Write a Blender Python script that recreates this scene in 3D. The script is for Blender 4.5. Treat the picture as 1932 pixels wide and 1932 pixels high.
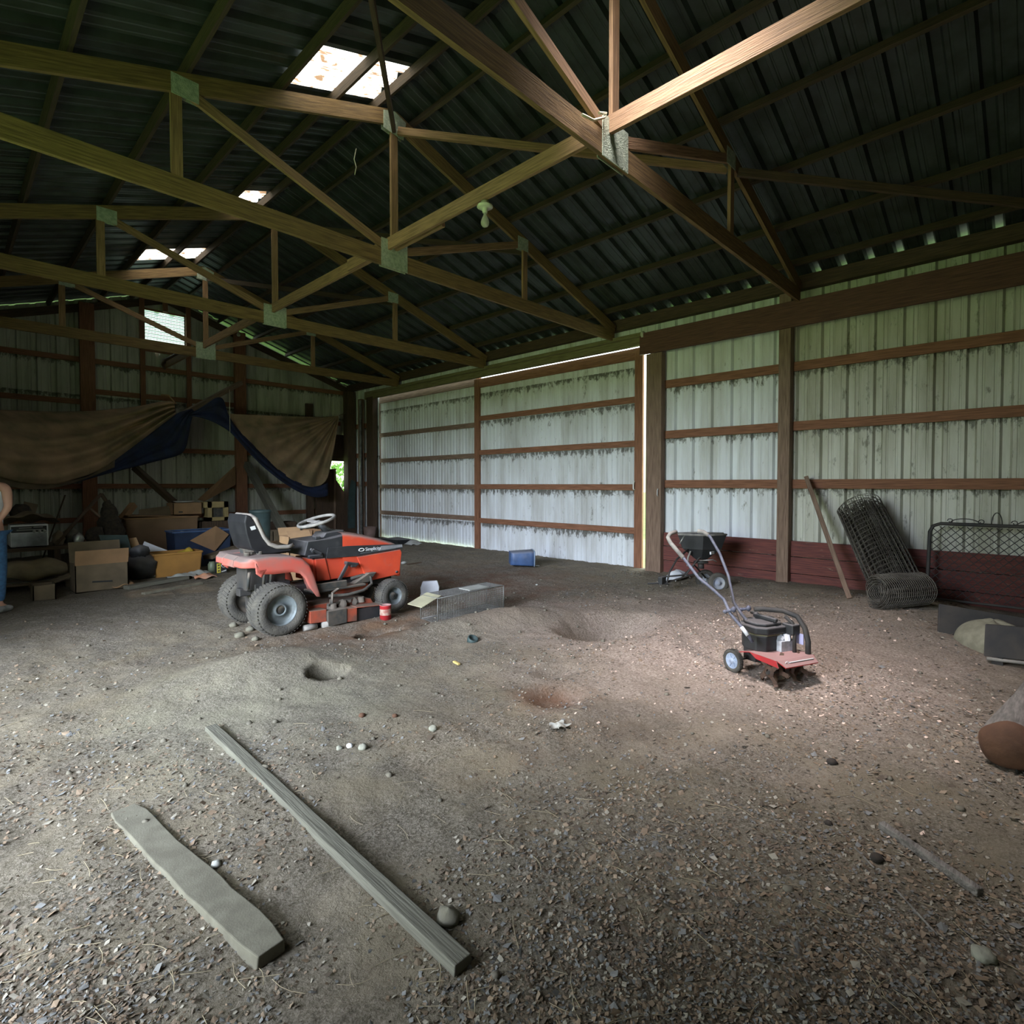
import bpy, bmesh, math, random
from math import sin, cos, pi, radians, sqrt, atan2, exp, floor
from mathutils import Vector, Matrix, noise, Euler
for o in list(bpy.data.objects): bpy.data.objects.remove(o)
SC = bpy.context.scene
COL = SC.collection
random.seed(7)
V = Vector
# ------------------------------------------------------------------ camera
CF, CS, CP, CA, CH = 1038., -25.8, radians(1.5), radians(44), 1.5
cam = bpy.data.objects.new('camera', bpy.data.cameras.new('camera')); COL.objects.link(cam)
cam.location = (0, 0, CH); cam.rotation_euler = (radians(90)-CP, 0, CA-pi/2)
cam.data.sensor_width = 36; cam.data.lens = CF/1932*36; cam.data.shift_y = CS/1932
cam.data.clip_start = .05; cam.data.clip_end = 300
SC.camera = cam
# ------------------------------------------------------------------ world, daylight, exposure
w = bpy.data.worlds.new('sky'); SC.world = w; w.use_nodes = True
wn = w.node_tree.nodes; wl = w.node_tree.links
bg = wn['Background']
tc = wn.new('ShaderNodeTexCoord'); sp = wn.new('ShaderNodeSeparateXYZ'); wr = wn.new('ShaderNodeValToRGB')
wl.new(tc.outputs['Generated'], sp.inputs[0]); wl.new(sp.outputs['Z'], wr.inputs[0])
wr.color_ramp.elements[0].position = 0.0; wr.color_ramp.elements[0].color = (.55, .68, .42, 1)
wr.color_ramp.elements[1].position = .25; wr.color_ramp.elements[1].color = (.86, .95, 1, 1)
wl.new(wr.outputs[0], bg.inputs[0]); bg.inputs[1].default_value = 3.5
def area(name, loc, rot, sx, sy, power, col, spread=180):
    l = bpy.data.lights.new(name, 'AREA'); l.shape = 'RECTANGLE'; l.size = sx; l.size_y = sy
    l.energy = power; l.color = col; l.spread = radians(spread)
    o = bpy.data.objects.new(name, l); COL.objects.link(o); o.location = loc; o.rotation_euler = rot; return o
# open doorway in the left wall, behind the camera: sky above, grass below
def aim(d): return V(d).to_track_quat('-Z', 'Y').to_euler()
area('doorway_skylight', (-9.5, -.5, 5.3), aim((1, .16, -.12)), 11.0, 3.8, 5200, (.74, .82, 1.0))
area('doorway_tree_line', (-9.3, -.3, 1.7), aim((1, .14, .05)), 11.0, 3.2, 380, (.84, .92, .45))
area('doorway_grass_bounce', (-5.2, 2.2, .1), aim((.85, .15, .5)), 9., 5., 30, (.80, .88, .38))
# sunlit yard outside the right wall: lights the open rib ends at the eave and the slit beside the door
area('yard_bounce', (14.0, 5.0, 1.7), aim((-1, 0, .10)), 20, 3.2, 1500, (.92, 1., .80))
sl = bpy.data.lights.new('sun', 'SUN'); sl.energy = 6.5; sl.color = (1, .93, .80); sl.angle = radians(.6)
so = bpy.data.objects.new('sun', sl); COL.objects.link(so); so.location = (10, 20, 20); so.rotation_euler = aim((-.13, -.46, -.88))
# daylight falling through the nearest roof light, above the tiller
area('roof_light_daylight', (3.05, 2.0, 5.72), aim((1.45, -.40, -5.7)), 1.0, .66, 48, (1., .92, .93), 60)
SC.view_settings.view_transform = 'Standard'; SC.view_settings.look = 'None'
SC.view_settings.exposure = 0.25; SC.view_settings.gamma = 1; SC.view_settings.use_curve_mapping = False
# ------------------------------------------------------------------ back-projection helpers (photo pixel -> point in the barn)
FW = (cos(CA), sin(CA)); RT = (sin(CA), -cos(CA))
def ray(u, v):
    a = (u-966)/CF; b = (966+CS-v)/CF
    f = cos(CP)+b*sin(CP); z = -sin(CP)+b*cos(CP)
    return V((f*FW[0]+a*RT[0], f*FW[1]+a*RT[1], z))
def atX(u, v, x): r = ray(u, v); s = x/r.x; return V((x, r.y*s, CH+r.z*s))
def atY(u, v, y): r = ray(u, v); s = y/r.y; return V((r.x*s, y, CH+r.z*s))
def atZ(u, v, z=0): r = ray(u, v); s = (z-CH)/r.z; return V((r.x*s, r.y*s, z))
def atD(u, v, d): r = ray(u, v); return V((r.x*d, r.y*d, CH+r.z*d))
def sstep(t): t = max(0., min(1., t)); return t*t*(3-2*t)
BUMPS = [ # x, y, sx, sy, rot, height
 (8.1, 2.2, 1.1, 1.7, 0, .10), (7.2, 1.0, .9, .7, 0, .15), (4.0, 4.2, 1.0, .26, -.16, .16), (2.5, 4.85, .9, .16, -.1, .03),
 (1.70, 4.40, .62, .38, -.15, .18), (4.9, 2.5, 1.2, .5, -.2, .06), (2.2, 2.6, .9, .5, 0, .03), (5.6, 1.3, 1.0, .9, 0, .05),
 (2.75, 2.05, .4, .16, -.2, .05), (1.3, 10.2, 1.2, .6, 0, .03), (6.9, 5.6, .8, .3, 0, .04), (3.3, 3.5, .9, .3, -.1, .05)]
PITS = [ # x, y, rx, ry, depth, softness
 (2.06, 3.98, .14, .09, .36, .2), (3.08, 4.84, .22, .12, .34, .3), (4.88, 3.28, .46, .32, .26, .7), (4.95, 3.10, .17, .13, .16, .5),
 (2.96, 2.42, .15, .12, .08, .8), (3.35, 2.75, .14, .09, .04, .8), (4.6, 5.9, 1.0, .35, .08, 1.0), (2.9, 4.95, .5, .2, .05, 1.0)]
def gz(x, y, fine=True):
    z = 0.
    for bx, by, sx, sy, ro, h in BUMPS:
        dx, dy = x-bx, y-by; c, s = cos(ro), sin(ro)
        a = (dx*c+dy*s)/sx; b = (-dx*s+dy*c)/sy; q = a*a+b*b
        if q < 9: z += h*exp(-q)
    for px, py, rx, ry, d, so in PITS:
        q = sqrt(((x-px)/rx)**2+((y-py)/ry)**2)
        if q < 1+so: z -= d*(1-sstep((q-(1-so*.5))/(so*1.5)))
    z += .022*noise.noise(V((x*.9, y*.9, 3.1)))+.012*noise.noise(V((x*2.7, y*2.7, 1.3)))
    if fine: z += .012*noise.noise(V((x*6, y*6, 5)))+.009*abs(noise.noise(V((x*14, y*14, 7))))
    return z
def gp(u, v):
    z = 0.
    for _ in range(12):
        p = atZ(u, v, z); z = gz(p.x, p.y)
    return V((p.x, p.y, z))
# ------------------------------------------------------------------ materials
MATS = {}
def mat(name, col, col2=None, scale=6., stretch=(1, 1, 1), rough=.75, metal=0., bump=0., bscale=None, coord='Object', detail=5.,
        lo=.35, hi=.65, spots=None, dust=None, alpha=1., spec=None, emit=None):
    if name in MATS: return MATS[name]
    m = bpy.data.materials.new(name); m.use_nodes = True; nt = m.node_tree; N = nt.nodes; L = nt.links
    b = N['Principled BSDF']; b.inputs['Roughness'].default_value = rough; b.inputs['Metallic'].default_value = metal
    if spec is not None: b.inputs['Specular IOR Level'].default_value = spec
    tcn = N.new('ShaderNodeTexCoord'); mp = N.new('ShaderNodeMapping'); L.new(tcn.outputs[coord], mp.inputs[0]); mp.inputs['Scale'].default_value = stretch
    out = None
    if col2 is None: col2 = tuple(c*.8 for c in col)
    nz = N.new('ShaderNodeTexNoise'); nz.inputs['Scale'].default_value = scale; nz.inputs['Detail'].default_value = detail
    L.new(mp.outputs[0], nz.inputs['Vector'])
    rp = N.new('ShaderNodeValToRGB'); rp.color_ramp.elements[0].position = lo; rp.color_ramp.elements[1].position = hi
    rp.color_ramp.elements[0].color = (*col, 1); rp.color_ramp.elements[1].color = (*col2, 1)
    L.new(nz.outputs['Fac'], rp.inputs[0]); out = rp.outputs[0]
    if spots:
        sc, amt, scl, sstr = spots
        mp2 = N.new('ShaderNodeMapping'); L.new(tcn.outputs[coord], mp2.inputs[0]); mp2.inputs['Scale'].default_value = sstr
        n2 = N.new('ShaderNodeTexNoise'); n2.inputs['Scale'].default_value = scl; n2.inputs['Detail'].default_value = 8; n2.inputs['Roughness'].default_value = .7
        L.new(mp2.outputs[0], n2.inputs['Vector'])
        r2 = N.new('ShaderNodeValToRGB'); r2.color_ramp.elements[0].position = amt; r2.color_ramp.elements[1].position = amt+.08
        L.new(n2.outputs['Fac'], r2.inputs[0]); mx = N.new('ShaderNodeMix'); mx.data_type = 'RGBA'
        L.new(r2.outputs[0], mx.inputs[0]); L.new(out, mx.inputs[6]); mx.inputs[7].default_value = (*sc, 1); out = mx.outputs[2]
    if dust:
        dc, damt = dust
        g = N.new('ShaderNodeNewGeometry'); sx = N.new('ShaderNodeSeparateXYZ'); L.new(g.outputs['Normal'], sx.inputs[0])
        ad = N.new('ShaderNodeMath'); ad.operation = 'MULTIPLY_ADD'; n3 = N.new('ShaderNodeTexNoise'); n3.inputs['Scale'].default_value = 9
        L.new(tcn.outputs['Object'], n3.inputs['Vector']); L.new(n3.outputs['Fac'], ad.inputs[0]); ad.inputs[1].default_value = .6
        L.new(sx.outputs['Z'], ad.inputs[2])
        r3 = N.new('ShaderNodeValToRGB'); r3.color_ramp.elements[0].position = .35; r3.color_ramp.elements[1].position = 1.15 if False else .95
        r3.color_ramp.elements[0].color = (0, 0, 0, 1); r3.color_ramp.elements[1].color = (damt, damt, damt, 1)
        L.new(ad.outputs[0], r3.inputs[0]); mx = N.new('ShaderNodeMix'); mx.data_type = 'RGBA'
        L.new(r3.outputs[0], mx.inputs[0]); L.new(out, mx.inputs[6]); mx.inputs[7].default_value = (*dc, 1); out = mx.outputs[2]
    L.new(out, b.inputs['Base Color'])
    if bump:
        bn = N.new('ShaderNodeBump'); bn.inputs['Strength'].default_value = bump; bn.inputs['Distance'].default_value = .02
        n4 = N.new('ShaderNodeTexNoise'); n4.inputs['Scale'].default_value = bscale or scale*2; n4.inputs['Detail'].default_value = 6
        L.new(mp.outputs[0], n4.inputs['Vector']); L.new(n4.outputs['Fac'], bn.inputs['Height']); L.new(bn.outputs[0], b.inputs['Normal'])
    if emit: b.inputs['Emission Color'].default_value = (*emit[0], 1); b.inputs['Emission Strength'].default_value = emit[1]
    MATS[name] = m; return m
DUST = (.30, .25, .20)
W = dict(coord='UV', stretch=(1.2, 22, 1), scale=3., bump=.25, rough=.8)
m_truss = mat('truss_wood', (.25, .155, .06), (.12, .072, .03), **W, spots=((.45, .41, .28), .66, 7., (4, 5, 1)))
m_truss2 = mat('web_wood', (.33, .195, .10), (.18, .105, .052), **W)
m_girt = mat('girt_wood', (.30, .135, .075), (.17, .075, .04), **W)
m_header = mat('header_wood', (.15, .07, .045), (.08, .036, .028), **W)
m_post = mat('post_wood', (.27, .18, .13), (.15, .095, .065), **W)
m_dark = mat('dark_wood', (.10, .06, .035), (.045, .028, .018), **W)
m_grey = mat('weathered_wood', (.17, .165, .13), (.10, .095, .075), **W)
m_dusty = mat('dust_caked_wood', (.175, .165, .125), (.13, .12, .09), scale=14., bump=.12, bscale=160, rough=.95)
m_skirt = mat('skirt_wood', (.19, .055, .042), (.09, .03, .028), **W, spots=((.25, .17, .12), .62, 4., (1, 3, 1)))
m_track = mat('track_wood', (.23, .21, .10), (.13, .11, .05), **W)
m_purlin = mat('purlin_wood', (.075, .05, .028), (.04, .027, .016), **W)
m_plate = mat('gusset_steel', (.52, .58, .46), (.34, .40, .31), scale=30., metal=.3, rough=.6, bump=.6, bscale=90)
m_steel = mat('bare_steel', (.45, .45, .43), (.25, .25, .24), scale=12., metal=.8, rough=.45)
m_black = mat('black_plastic', (.02, .022, .024), (.035, .036, .038), rough=.5, dust=((.16, .15, .15), .8))
m_rubber = mat('tyre_rubber', (.06, .056, .05), (.105, .096, .08), scale=9., rough=.95, bump=.4, bscale=60)
m_orange = mat('orange_paint', (.72, .085, .035), (.60, .07, .035), scale=5., rough=.45, dust=((.34, .24, .21), .92))
m_red = mat('red_paint', (.50, .03, .035), (.38, .025, .03), scale=5., rough=.5, dust=((.36, .27, .25), .8))
m_rim = mat('wheel_rim_paint', (.27, .31, .33), (.14, .155, .155), scale=9., rough=.6, metal=.2)
m_mech = mat('grimy_machine_parts', (.035, .038, .036), (.085, .07, .055), scale=12., rough=.8, dust=(DUST, .55))
m_card = mat('cardboard', (.33, .19, .10), (.25, .15, .08), scale=4., rough=.9)
m_card2 = mat('dark_cardboard', (.17, .125, .08), (.11, .085, .055), scale=4., rough=.9)
m_card3 = mat('pale_cardboard', (.45, .28, .15), (.36, .22, .12), scale=4., rough=.9)
m_amber = mat('amber_bin_plastic', (.42, .21, .05), (.30, .15, .04), scale=3., rough=.6)
m_bluep = mat('blue_plastic', (.06, .12, .27), (.04, .08, .18), scale=6., rough=.5, dust=((.25, .25, .27), .6))
m_paper = mat('white_paper', (.72, .74, .78), (.6, .62, .64), rough=.9)
m_paperd = mat('dull_white_plastic', (.42, .43, .40), (.32, .32, .29), rough=.8)
m_tarp = mat('brown_tarp', (.36, .235, .14), (.17, .13, .07), scale=2.2, rough=.85, bump=.15, bscale=30)
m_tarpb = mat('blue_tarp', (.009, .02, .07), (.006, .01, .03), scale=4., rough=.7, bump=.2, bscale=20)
m_wire = mat('rusty_wire', (.13, .12, .10), (.07, .06, .05), rough=.8, metal=.2)
m_galv = mat('cage_wire', (.27, .27, .26), (.17, .17, .16), rough=.5, metal=.5)
m_iron = mat('dark_iron', (.028, .028, .029), (.055, .048, .042), rough=.7)
m_bluegrey = mat('dusty_handle_tube', (.14, .145, .19), (.08, .085, .12), scale=20., rough=.6)
m_skin = mat('skin', (.55, .30, .22), (.50, .26, .19), rough=.6)
m_shirt = mat('white_cotton', (.86, .88, .95), (.78, .80, .88), rough=.9)
m_jeans = mat('blue_denim', (.05, .14, .30), (.035, .09, .20), scale=30., rough=.9)
m_hair = mat('brown_hair', (.06, .04, .025), rough=.7)
m_shoe = mat('grey_shoe', (.28, .28, .28), (.14, .14, .14), scale=20., rough=.8)
m_stone = mat('pale_stone', (.33, .33, .27), (.22, .22, .18), scale=20., rough=.9, bump=.3)
m_bark = mat('grey_bark', (.24, .22, .20), (.13, .12, .11), scale=8., stretch=(1, 6, 6), rough=.95, bump=.6)
m_sawn = mat('reddish_sawn_wood', (.12, .058, .032), (.08, .038, .022), scale=10., rough=.85, bump=.3)
m_clay = mat('grey_sack_cloth', (.27, .26, .19), (.19, .18, .13), scale=12., rough=.95, bump=.3)
m_yellow = mat('yellow_label', (.72, .60, .08), rough=.6)
m_white = mat('white_enamel', (.75, .77, .80), (.62, .62, .60), scale=5., rough=.5)
m_green = mat('dark_green_plastic', (.045, .075, .075), (.03, .05, .05), rough=.6)
m_porc = mat('porcelain', (.70, .74, .58), rough=.3)
m_orangep = mat('orange_cloth', (.65, .28, .14), (.5, .3, .22), rough=.9)
m_cord = mat('pale_cord', (.7, .68, .5), rough=.7)
m_clod = mat('dark_clod', (.03, .025, .022), (.06, .045, .035), scale=20., rough=1.)
m_yel = mat('yellow_wood', (.62, .48, .16), (.5, .38, .14), rough=.8)

def sheet_mat(name, col, dirt, girts=(), streak=.5, rough=.5, metal=0., amt=.62, lower=None):
    """painted corrugated sheet: vertical grime streaks, webs of dirt hanging under the girts, mildew"""
    m = bpy.data.materials.new(name); m.use_nodes = True; nt = m.node_tree; N = nt.nodes; L = nt.links
    b = N['Principled BSDF']; b.inputs['Roughness'].default_value = rough; b.inputs['Metallic'].default_value = metal
    t = N.new('ShaderNodeTexCoord')
    def nz(scale, st, det=6, ro=.6):
        mp = N.new('ShaderNodeMapping'); mp.inputs['Scale'].default_value = st; L.new(t.outputs['Object'], mp.inputs[0])
        n = N.new('ShaderNodeTexNoise'); n.inputs['Scale'].default_value = scale; n.inputs['Detail'].default_value = det; n.inputs['Roughness'].default_value = ro
        L.new(mp.outputs[0], n.inputs['Vector']); return n.outputs['Fac']
    def ramp(f, a, bb, c0, c1):
        r = N.new('ShaderNodeValToRGB'); r.color_ramp.elements[0].position = a; r.color_ramp.elements[1].position = bb
        r.color_ramp.elements[0].color = (*c0, 1); r.color_ramp.elements[1].color = (*c1, 1); L.new(f, r.inputs[0]); return r.outputs[0]
    def mix(f, a, bb):
        x = N.new('ShaderNodeMix'); x.data_type = 'RGBA'; L.new(f, x.inputs[0])
        for k, s in ((6, a), (7, bb)):
            if isinstance(s, tuple): x.inputs[k].default_value = (*s, 1)
            else: L.new(s, x.inputs[k])
        return x.outputs[2]
    c = mix(ramp(nz(3.5, (1, 1, .16)), .42, .72, (0, 0, 0), (streak,)*3), col, dirt)
    c = mix(ramp(nz(9, (1, 1, .35), 8, .75), amt, amt+.07, (0, 0, 0), (.75,)*3), c, tuple(x*.45 for x in dirt))
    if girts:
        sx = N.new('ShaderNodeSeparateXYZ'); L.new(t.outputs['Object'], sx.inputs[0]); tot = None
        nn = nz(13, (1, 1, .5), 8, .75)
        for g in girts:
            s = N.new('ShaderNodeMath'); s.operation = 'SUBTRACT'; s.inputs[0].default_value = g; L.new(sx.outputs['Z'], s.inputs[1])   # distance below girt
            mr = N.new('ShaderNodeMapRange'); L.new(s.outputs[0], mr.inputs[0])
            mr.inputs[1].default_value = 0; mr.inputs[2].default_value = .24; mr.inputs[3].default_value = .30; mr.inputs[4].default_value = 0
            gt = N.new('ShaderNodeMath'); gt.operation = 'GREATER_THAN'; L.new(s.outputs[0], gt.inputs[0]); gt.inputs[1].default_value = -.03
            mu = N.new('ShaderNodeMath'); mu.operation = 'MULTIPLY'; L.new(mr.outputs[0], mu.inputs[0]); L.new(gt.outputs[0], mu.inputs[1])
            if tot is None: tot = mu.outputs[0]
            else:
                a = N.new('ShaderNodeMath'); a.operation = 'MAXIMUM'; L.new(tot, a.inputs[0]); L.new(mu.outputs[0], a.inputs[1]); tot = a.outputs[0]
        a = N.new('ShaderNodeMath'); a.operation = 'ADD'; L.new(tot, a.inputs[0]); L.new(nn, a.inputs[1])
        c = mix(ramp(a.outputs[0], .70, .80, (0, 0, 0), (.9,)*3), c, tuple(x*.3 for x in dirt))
    L.new(c, b.inputs['Base Color']); MATS[name] = m; return m
GIR = (3.18, 2.33, 1.50); GB = (4.18, 3.45, 2.30, 1.45)
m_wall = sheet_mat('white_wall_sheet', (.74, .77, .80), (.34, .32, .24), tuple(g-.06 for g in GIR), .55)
m_walld = sheet_mat('darker_wall_sheet', (.56, .56, .49), (.27, .255, .17), tuple(g-.06 for g in GIR), .85, amt=.58)  # near bay of the right wall: darker, yellower base colour and heavier streaking
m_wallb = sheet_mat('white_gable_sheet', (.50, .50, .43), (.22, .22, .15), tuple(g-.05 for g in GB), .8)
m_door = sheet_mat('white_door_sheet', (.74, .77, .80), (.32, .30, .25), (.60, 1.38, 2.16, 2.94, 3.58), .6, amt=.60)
m_roof = sheet_mat('galvanised_roof_sheet', (.07, .085, .085), (.03, .034, .027), (), .9, rough=.40, metal=.5, amt=.66)

# translucent ribbed plastic (roof lights, gable window)
def fibre(name, col, transp, dirty=True):
    m = bpy.data.materials.new(name); m.use_nodes = True; nt = m.node_tree; N = nt.nodes; L = nt.links
    N.remove(N['Principled BSDF']); o = N['Material Output']
    tr = N.new('ShaderNodeBsdfTranslucent'); tp = N.new('ShaderNodeBsdfTransparent'); mx = N.new('ShaderNodeMixShader')
    t = N.new('ShaderNodeTexCoord'); mp = N.new('ShaderNodeMapping'); mp.inputs['Scale'].default_value = (3, 14, 3); L.new(t.outputs['Object'], mp.inputs[0])
    n = N.new('ShaderNodeTexNoise'); n.inputs['Scale'].default_value = 2.2; n.inputs['Detail'].default_value = 7; L.new(mp.outputs[0], n.inputs['Vector'])
    r = N.new('ShaderNodeValToRGB'); r.color_ramp.elements[0].position = .47; r.color_ramp.elements[1].position = .62
    r.color_ramp.elements[0].color = (*col, 1); r.color_ramp.elements[1].color = (col[0]*.20, col[1]*.13, col[2]*.085, 1)
    if not dirty: r.color_ramp.elements[1].color = (*col, 1)
    L.new(n.outputs['Fac'], r.inputs[0]); L.new(r.outputs[0], tr.inputs[0]); L.new(r.outputs[0], tp.inputs[0])
    mx.inputs[0].default_value = transp; L.new(tr.outputs[0], mx.inputs[1]); L.new(tp.outputs[0], mx.inputs[2]); L.new(mx.outputs[0], o.inputs[0])
    MATS[name] = m; return m
m_fibre = fibre('translucent_roof_light', (1, .93, .84), .12)
m_fibrew = fibre('translucent_window_panel', (.50, .58, .60), .04, False)

def floor_mat():
    m = bpy.data.materials.new('barn_dirt'); m.use_nodes = True; nt = m.node_tree; N = nt.nodes; L = nt.links
    b = N['Principled BSDF']; b.inputs['Roughness'].default_value = .97; b.inputs['Specular IOR Level'].default_value = .15
    t = N.new('ShaderNodeTexCoord')
    def nz(scale, det=6, ro=.6, st=(1, 1, 1)):
        mp = N.new('ShaderNodeMapping'); mp.inputs['Scale'].default_value = st; L.new(t.outputs['Object'], mp.inputs[0])
        n = N.new('ShaderNodeTexNoise'); n.inputs['Scale'].default_value = scale; n.inputs['Detail'].default_value = det; n.inputs['Roughness'].default_value = ro
        L.new(mp.outputs[0], n.inputs['Vector']); return n.outputs['Fac']
    def ramp(f, a, bb, c0=(0, 0, 0), c1=(1, 1, 1)):
        r = N.new('ShaderNodeValToRGB'); r.color_ramp.elements[0].position = a; r.color_ramp.elements[1].position = bb
        r.color_ramp.elements[0].color = (*c0, 1); r.color_ramp.elements[1].color = (*c1, 1); L.new(f, r.inputs[0]); return r.outputs[0]
    def mix(f, a, bb):
        x = N.new('ShaderNodeMix'); x.data_type = 'RGBA'; L.new(f, x.inputs[0])
        for k, s in ((6, a), (7, bb)):
            if isinstance(s, tuple): x.inputs[k].default_value = (*s, 1)
            else: L.new(s, x.inputs[k])
        return x.outputs[2]
    def math(op, a, bb):
        x = N.new('ShaderNodeMath'); x.operation = op
        for k, s in ((0, a), (1, bb)):
            if isinstance(s, (int, float)): x.inputs[k].default_value = s
            else: L.new(s, x.inputs[k])
        return x.outputs[0]
    def blob(cx, cy, r0, r1):
        vm = N.new('ShaderNodeVectorMath'); vm.operation = 'DISTANCE'; vm.inputs[1].default_value = (cx, cy, 0)
        fl = N.new('ShaderNodeVectorMath'); fl.operation = 'MULTIPLY'; fl.inputs[1].default_value = (1, 1, 0)
        L.new(t.outputs['Object'], fl.inputs[0]); L.new(fl.outputs[0], vm.inputs[0])
        d = math('ADD', vm.outputs['Value'], math('MULTIPLY', math('SUBTRACT', nz(1.6), .5), 1.8*r1*.5))
        mr = N.new('ShaderNodeMapRange'); mr.clamp = True; L.new(d, mr.inputs[0]); mr.inputs[1].default_value = r0; mr.inputs[2].default_value = r1
        mr.inputs[3].default_value = 1; mr.inputs[4].default_value = 0; return mr.outputs[0]
    c = mix(ramp(nz(1.7), .35, .65), (.215, .182, .128), (.30, .258, .188))
    c = mix(ramp(nz(.8), .5, .7), c, (.20, .158, .12))
    c = mix(math('MULTIPLY', blob(3.7, 4.0, .3, 1.3), .7), c, (.36, .31, .245))
    c = mix(math('MULTIPLY', blob(1.5, 3.7, .4, 1.2), .6), c, (.34, .33, .25))
    c = mix(math('MULTIPLY', blob(5.3, 6.0, 1.0, 2.6), .95), c, (.17, .10, .07))       # damp reddish soil
    c = mix(math('MULTIPLY', blob(3.1, 5.2, .6, 1.3), .9), c, (.19, .115, .07))
    c = mix(math('MULTIPLY', blob(2.93, 2.45, .12, .36), .9), c, (.20, .10, .055))
    c = mix(math('MULTIPLY', blob(4.85, 3.15, .10, .35), .7), c, (.20, .14, .08))
    c = mix(math('MULTIPLY', blob(1.0, 8.5, 1.0, 2.8), .6), c, (.12, .105, .085))
    # chip speckle
    for sc, c0, c1, am in ((70., (.07, .06, .045), (.40, .355, .295), .5), (150., (.065, .058, .044), (.38, .34, .285), .45)):
        vo = N.new('ShaderNodeTexVoronoi'); vo.inputs['Scale'].default_value = sc; L.new(t.outputs['Object'], vo.inputs['Vector'])
        sx = N.new('ShaderNodeSeparateColor'); L.new(vo.outputs['Color'], sx.inputs[0])
        cc = ramp(sx.outputs[0], .2, .95, c0, c1)
        c = mix(math('MULTIPLY', ramp(nz(2.3), .38, .62), am), c, cc)
    pale = ramp(nz(55, 4, .7, (1, 1, 1)), .35, .68, (.24, .18, .145), (.68, .56, .48))
    c = mix(math('MULTIPLY', blob(5.3, 2.0, .9, 2.7), .92), c, pale)        # bed of pale pine shavings
    L.new(c, b.inputs['Base Color'])
    hsum = math('ADD', math('MULTIPLY', nz(9, 9, .72), 1.4), math('MULTIPLY', nz(70, 4, .6), .22))
    vo = N.new('ShaderNodeTexVoronoi'); vo.inputs['Scale'].default_value = 60; L.new(t.outputs['Object'], vo.inputs['Vector'])
    bn = N.new('ShaderNodeBump'); bn.inputs['Strength'].default_value = .75; bn.inputs['Distance'].default_value = .06
    L.new(hsum, bn.inputs['Height']); L.new(bn.outputs[0], b.inputs['Normal']); return m
m_floor = floor_mat()
def grass_mat():
    m = mat('meadow_green', (.16, .30, .06), (.10, .20, .04), scale=3., rough=1.); return m
m_grass = grass_mat()
m_leaf = mat('hedge_leaf', (.22, .42, .08), (.12, .26, .05), scale=3., rough=.8)

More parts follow.
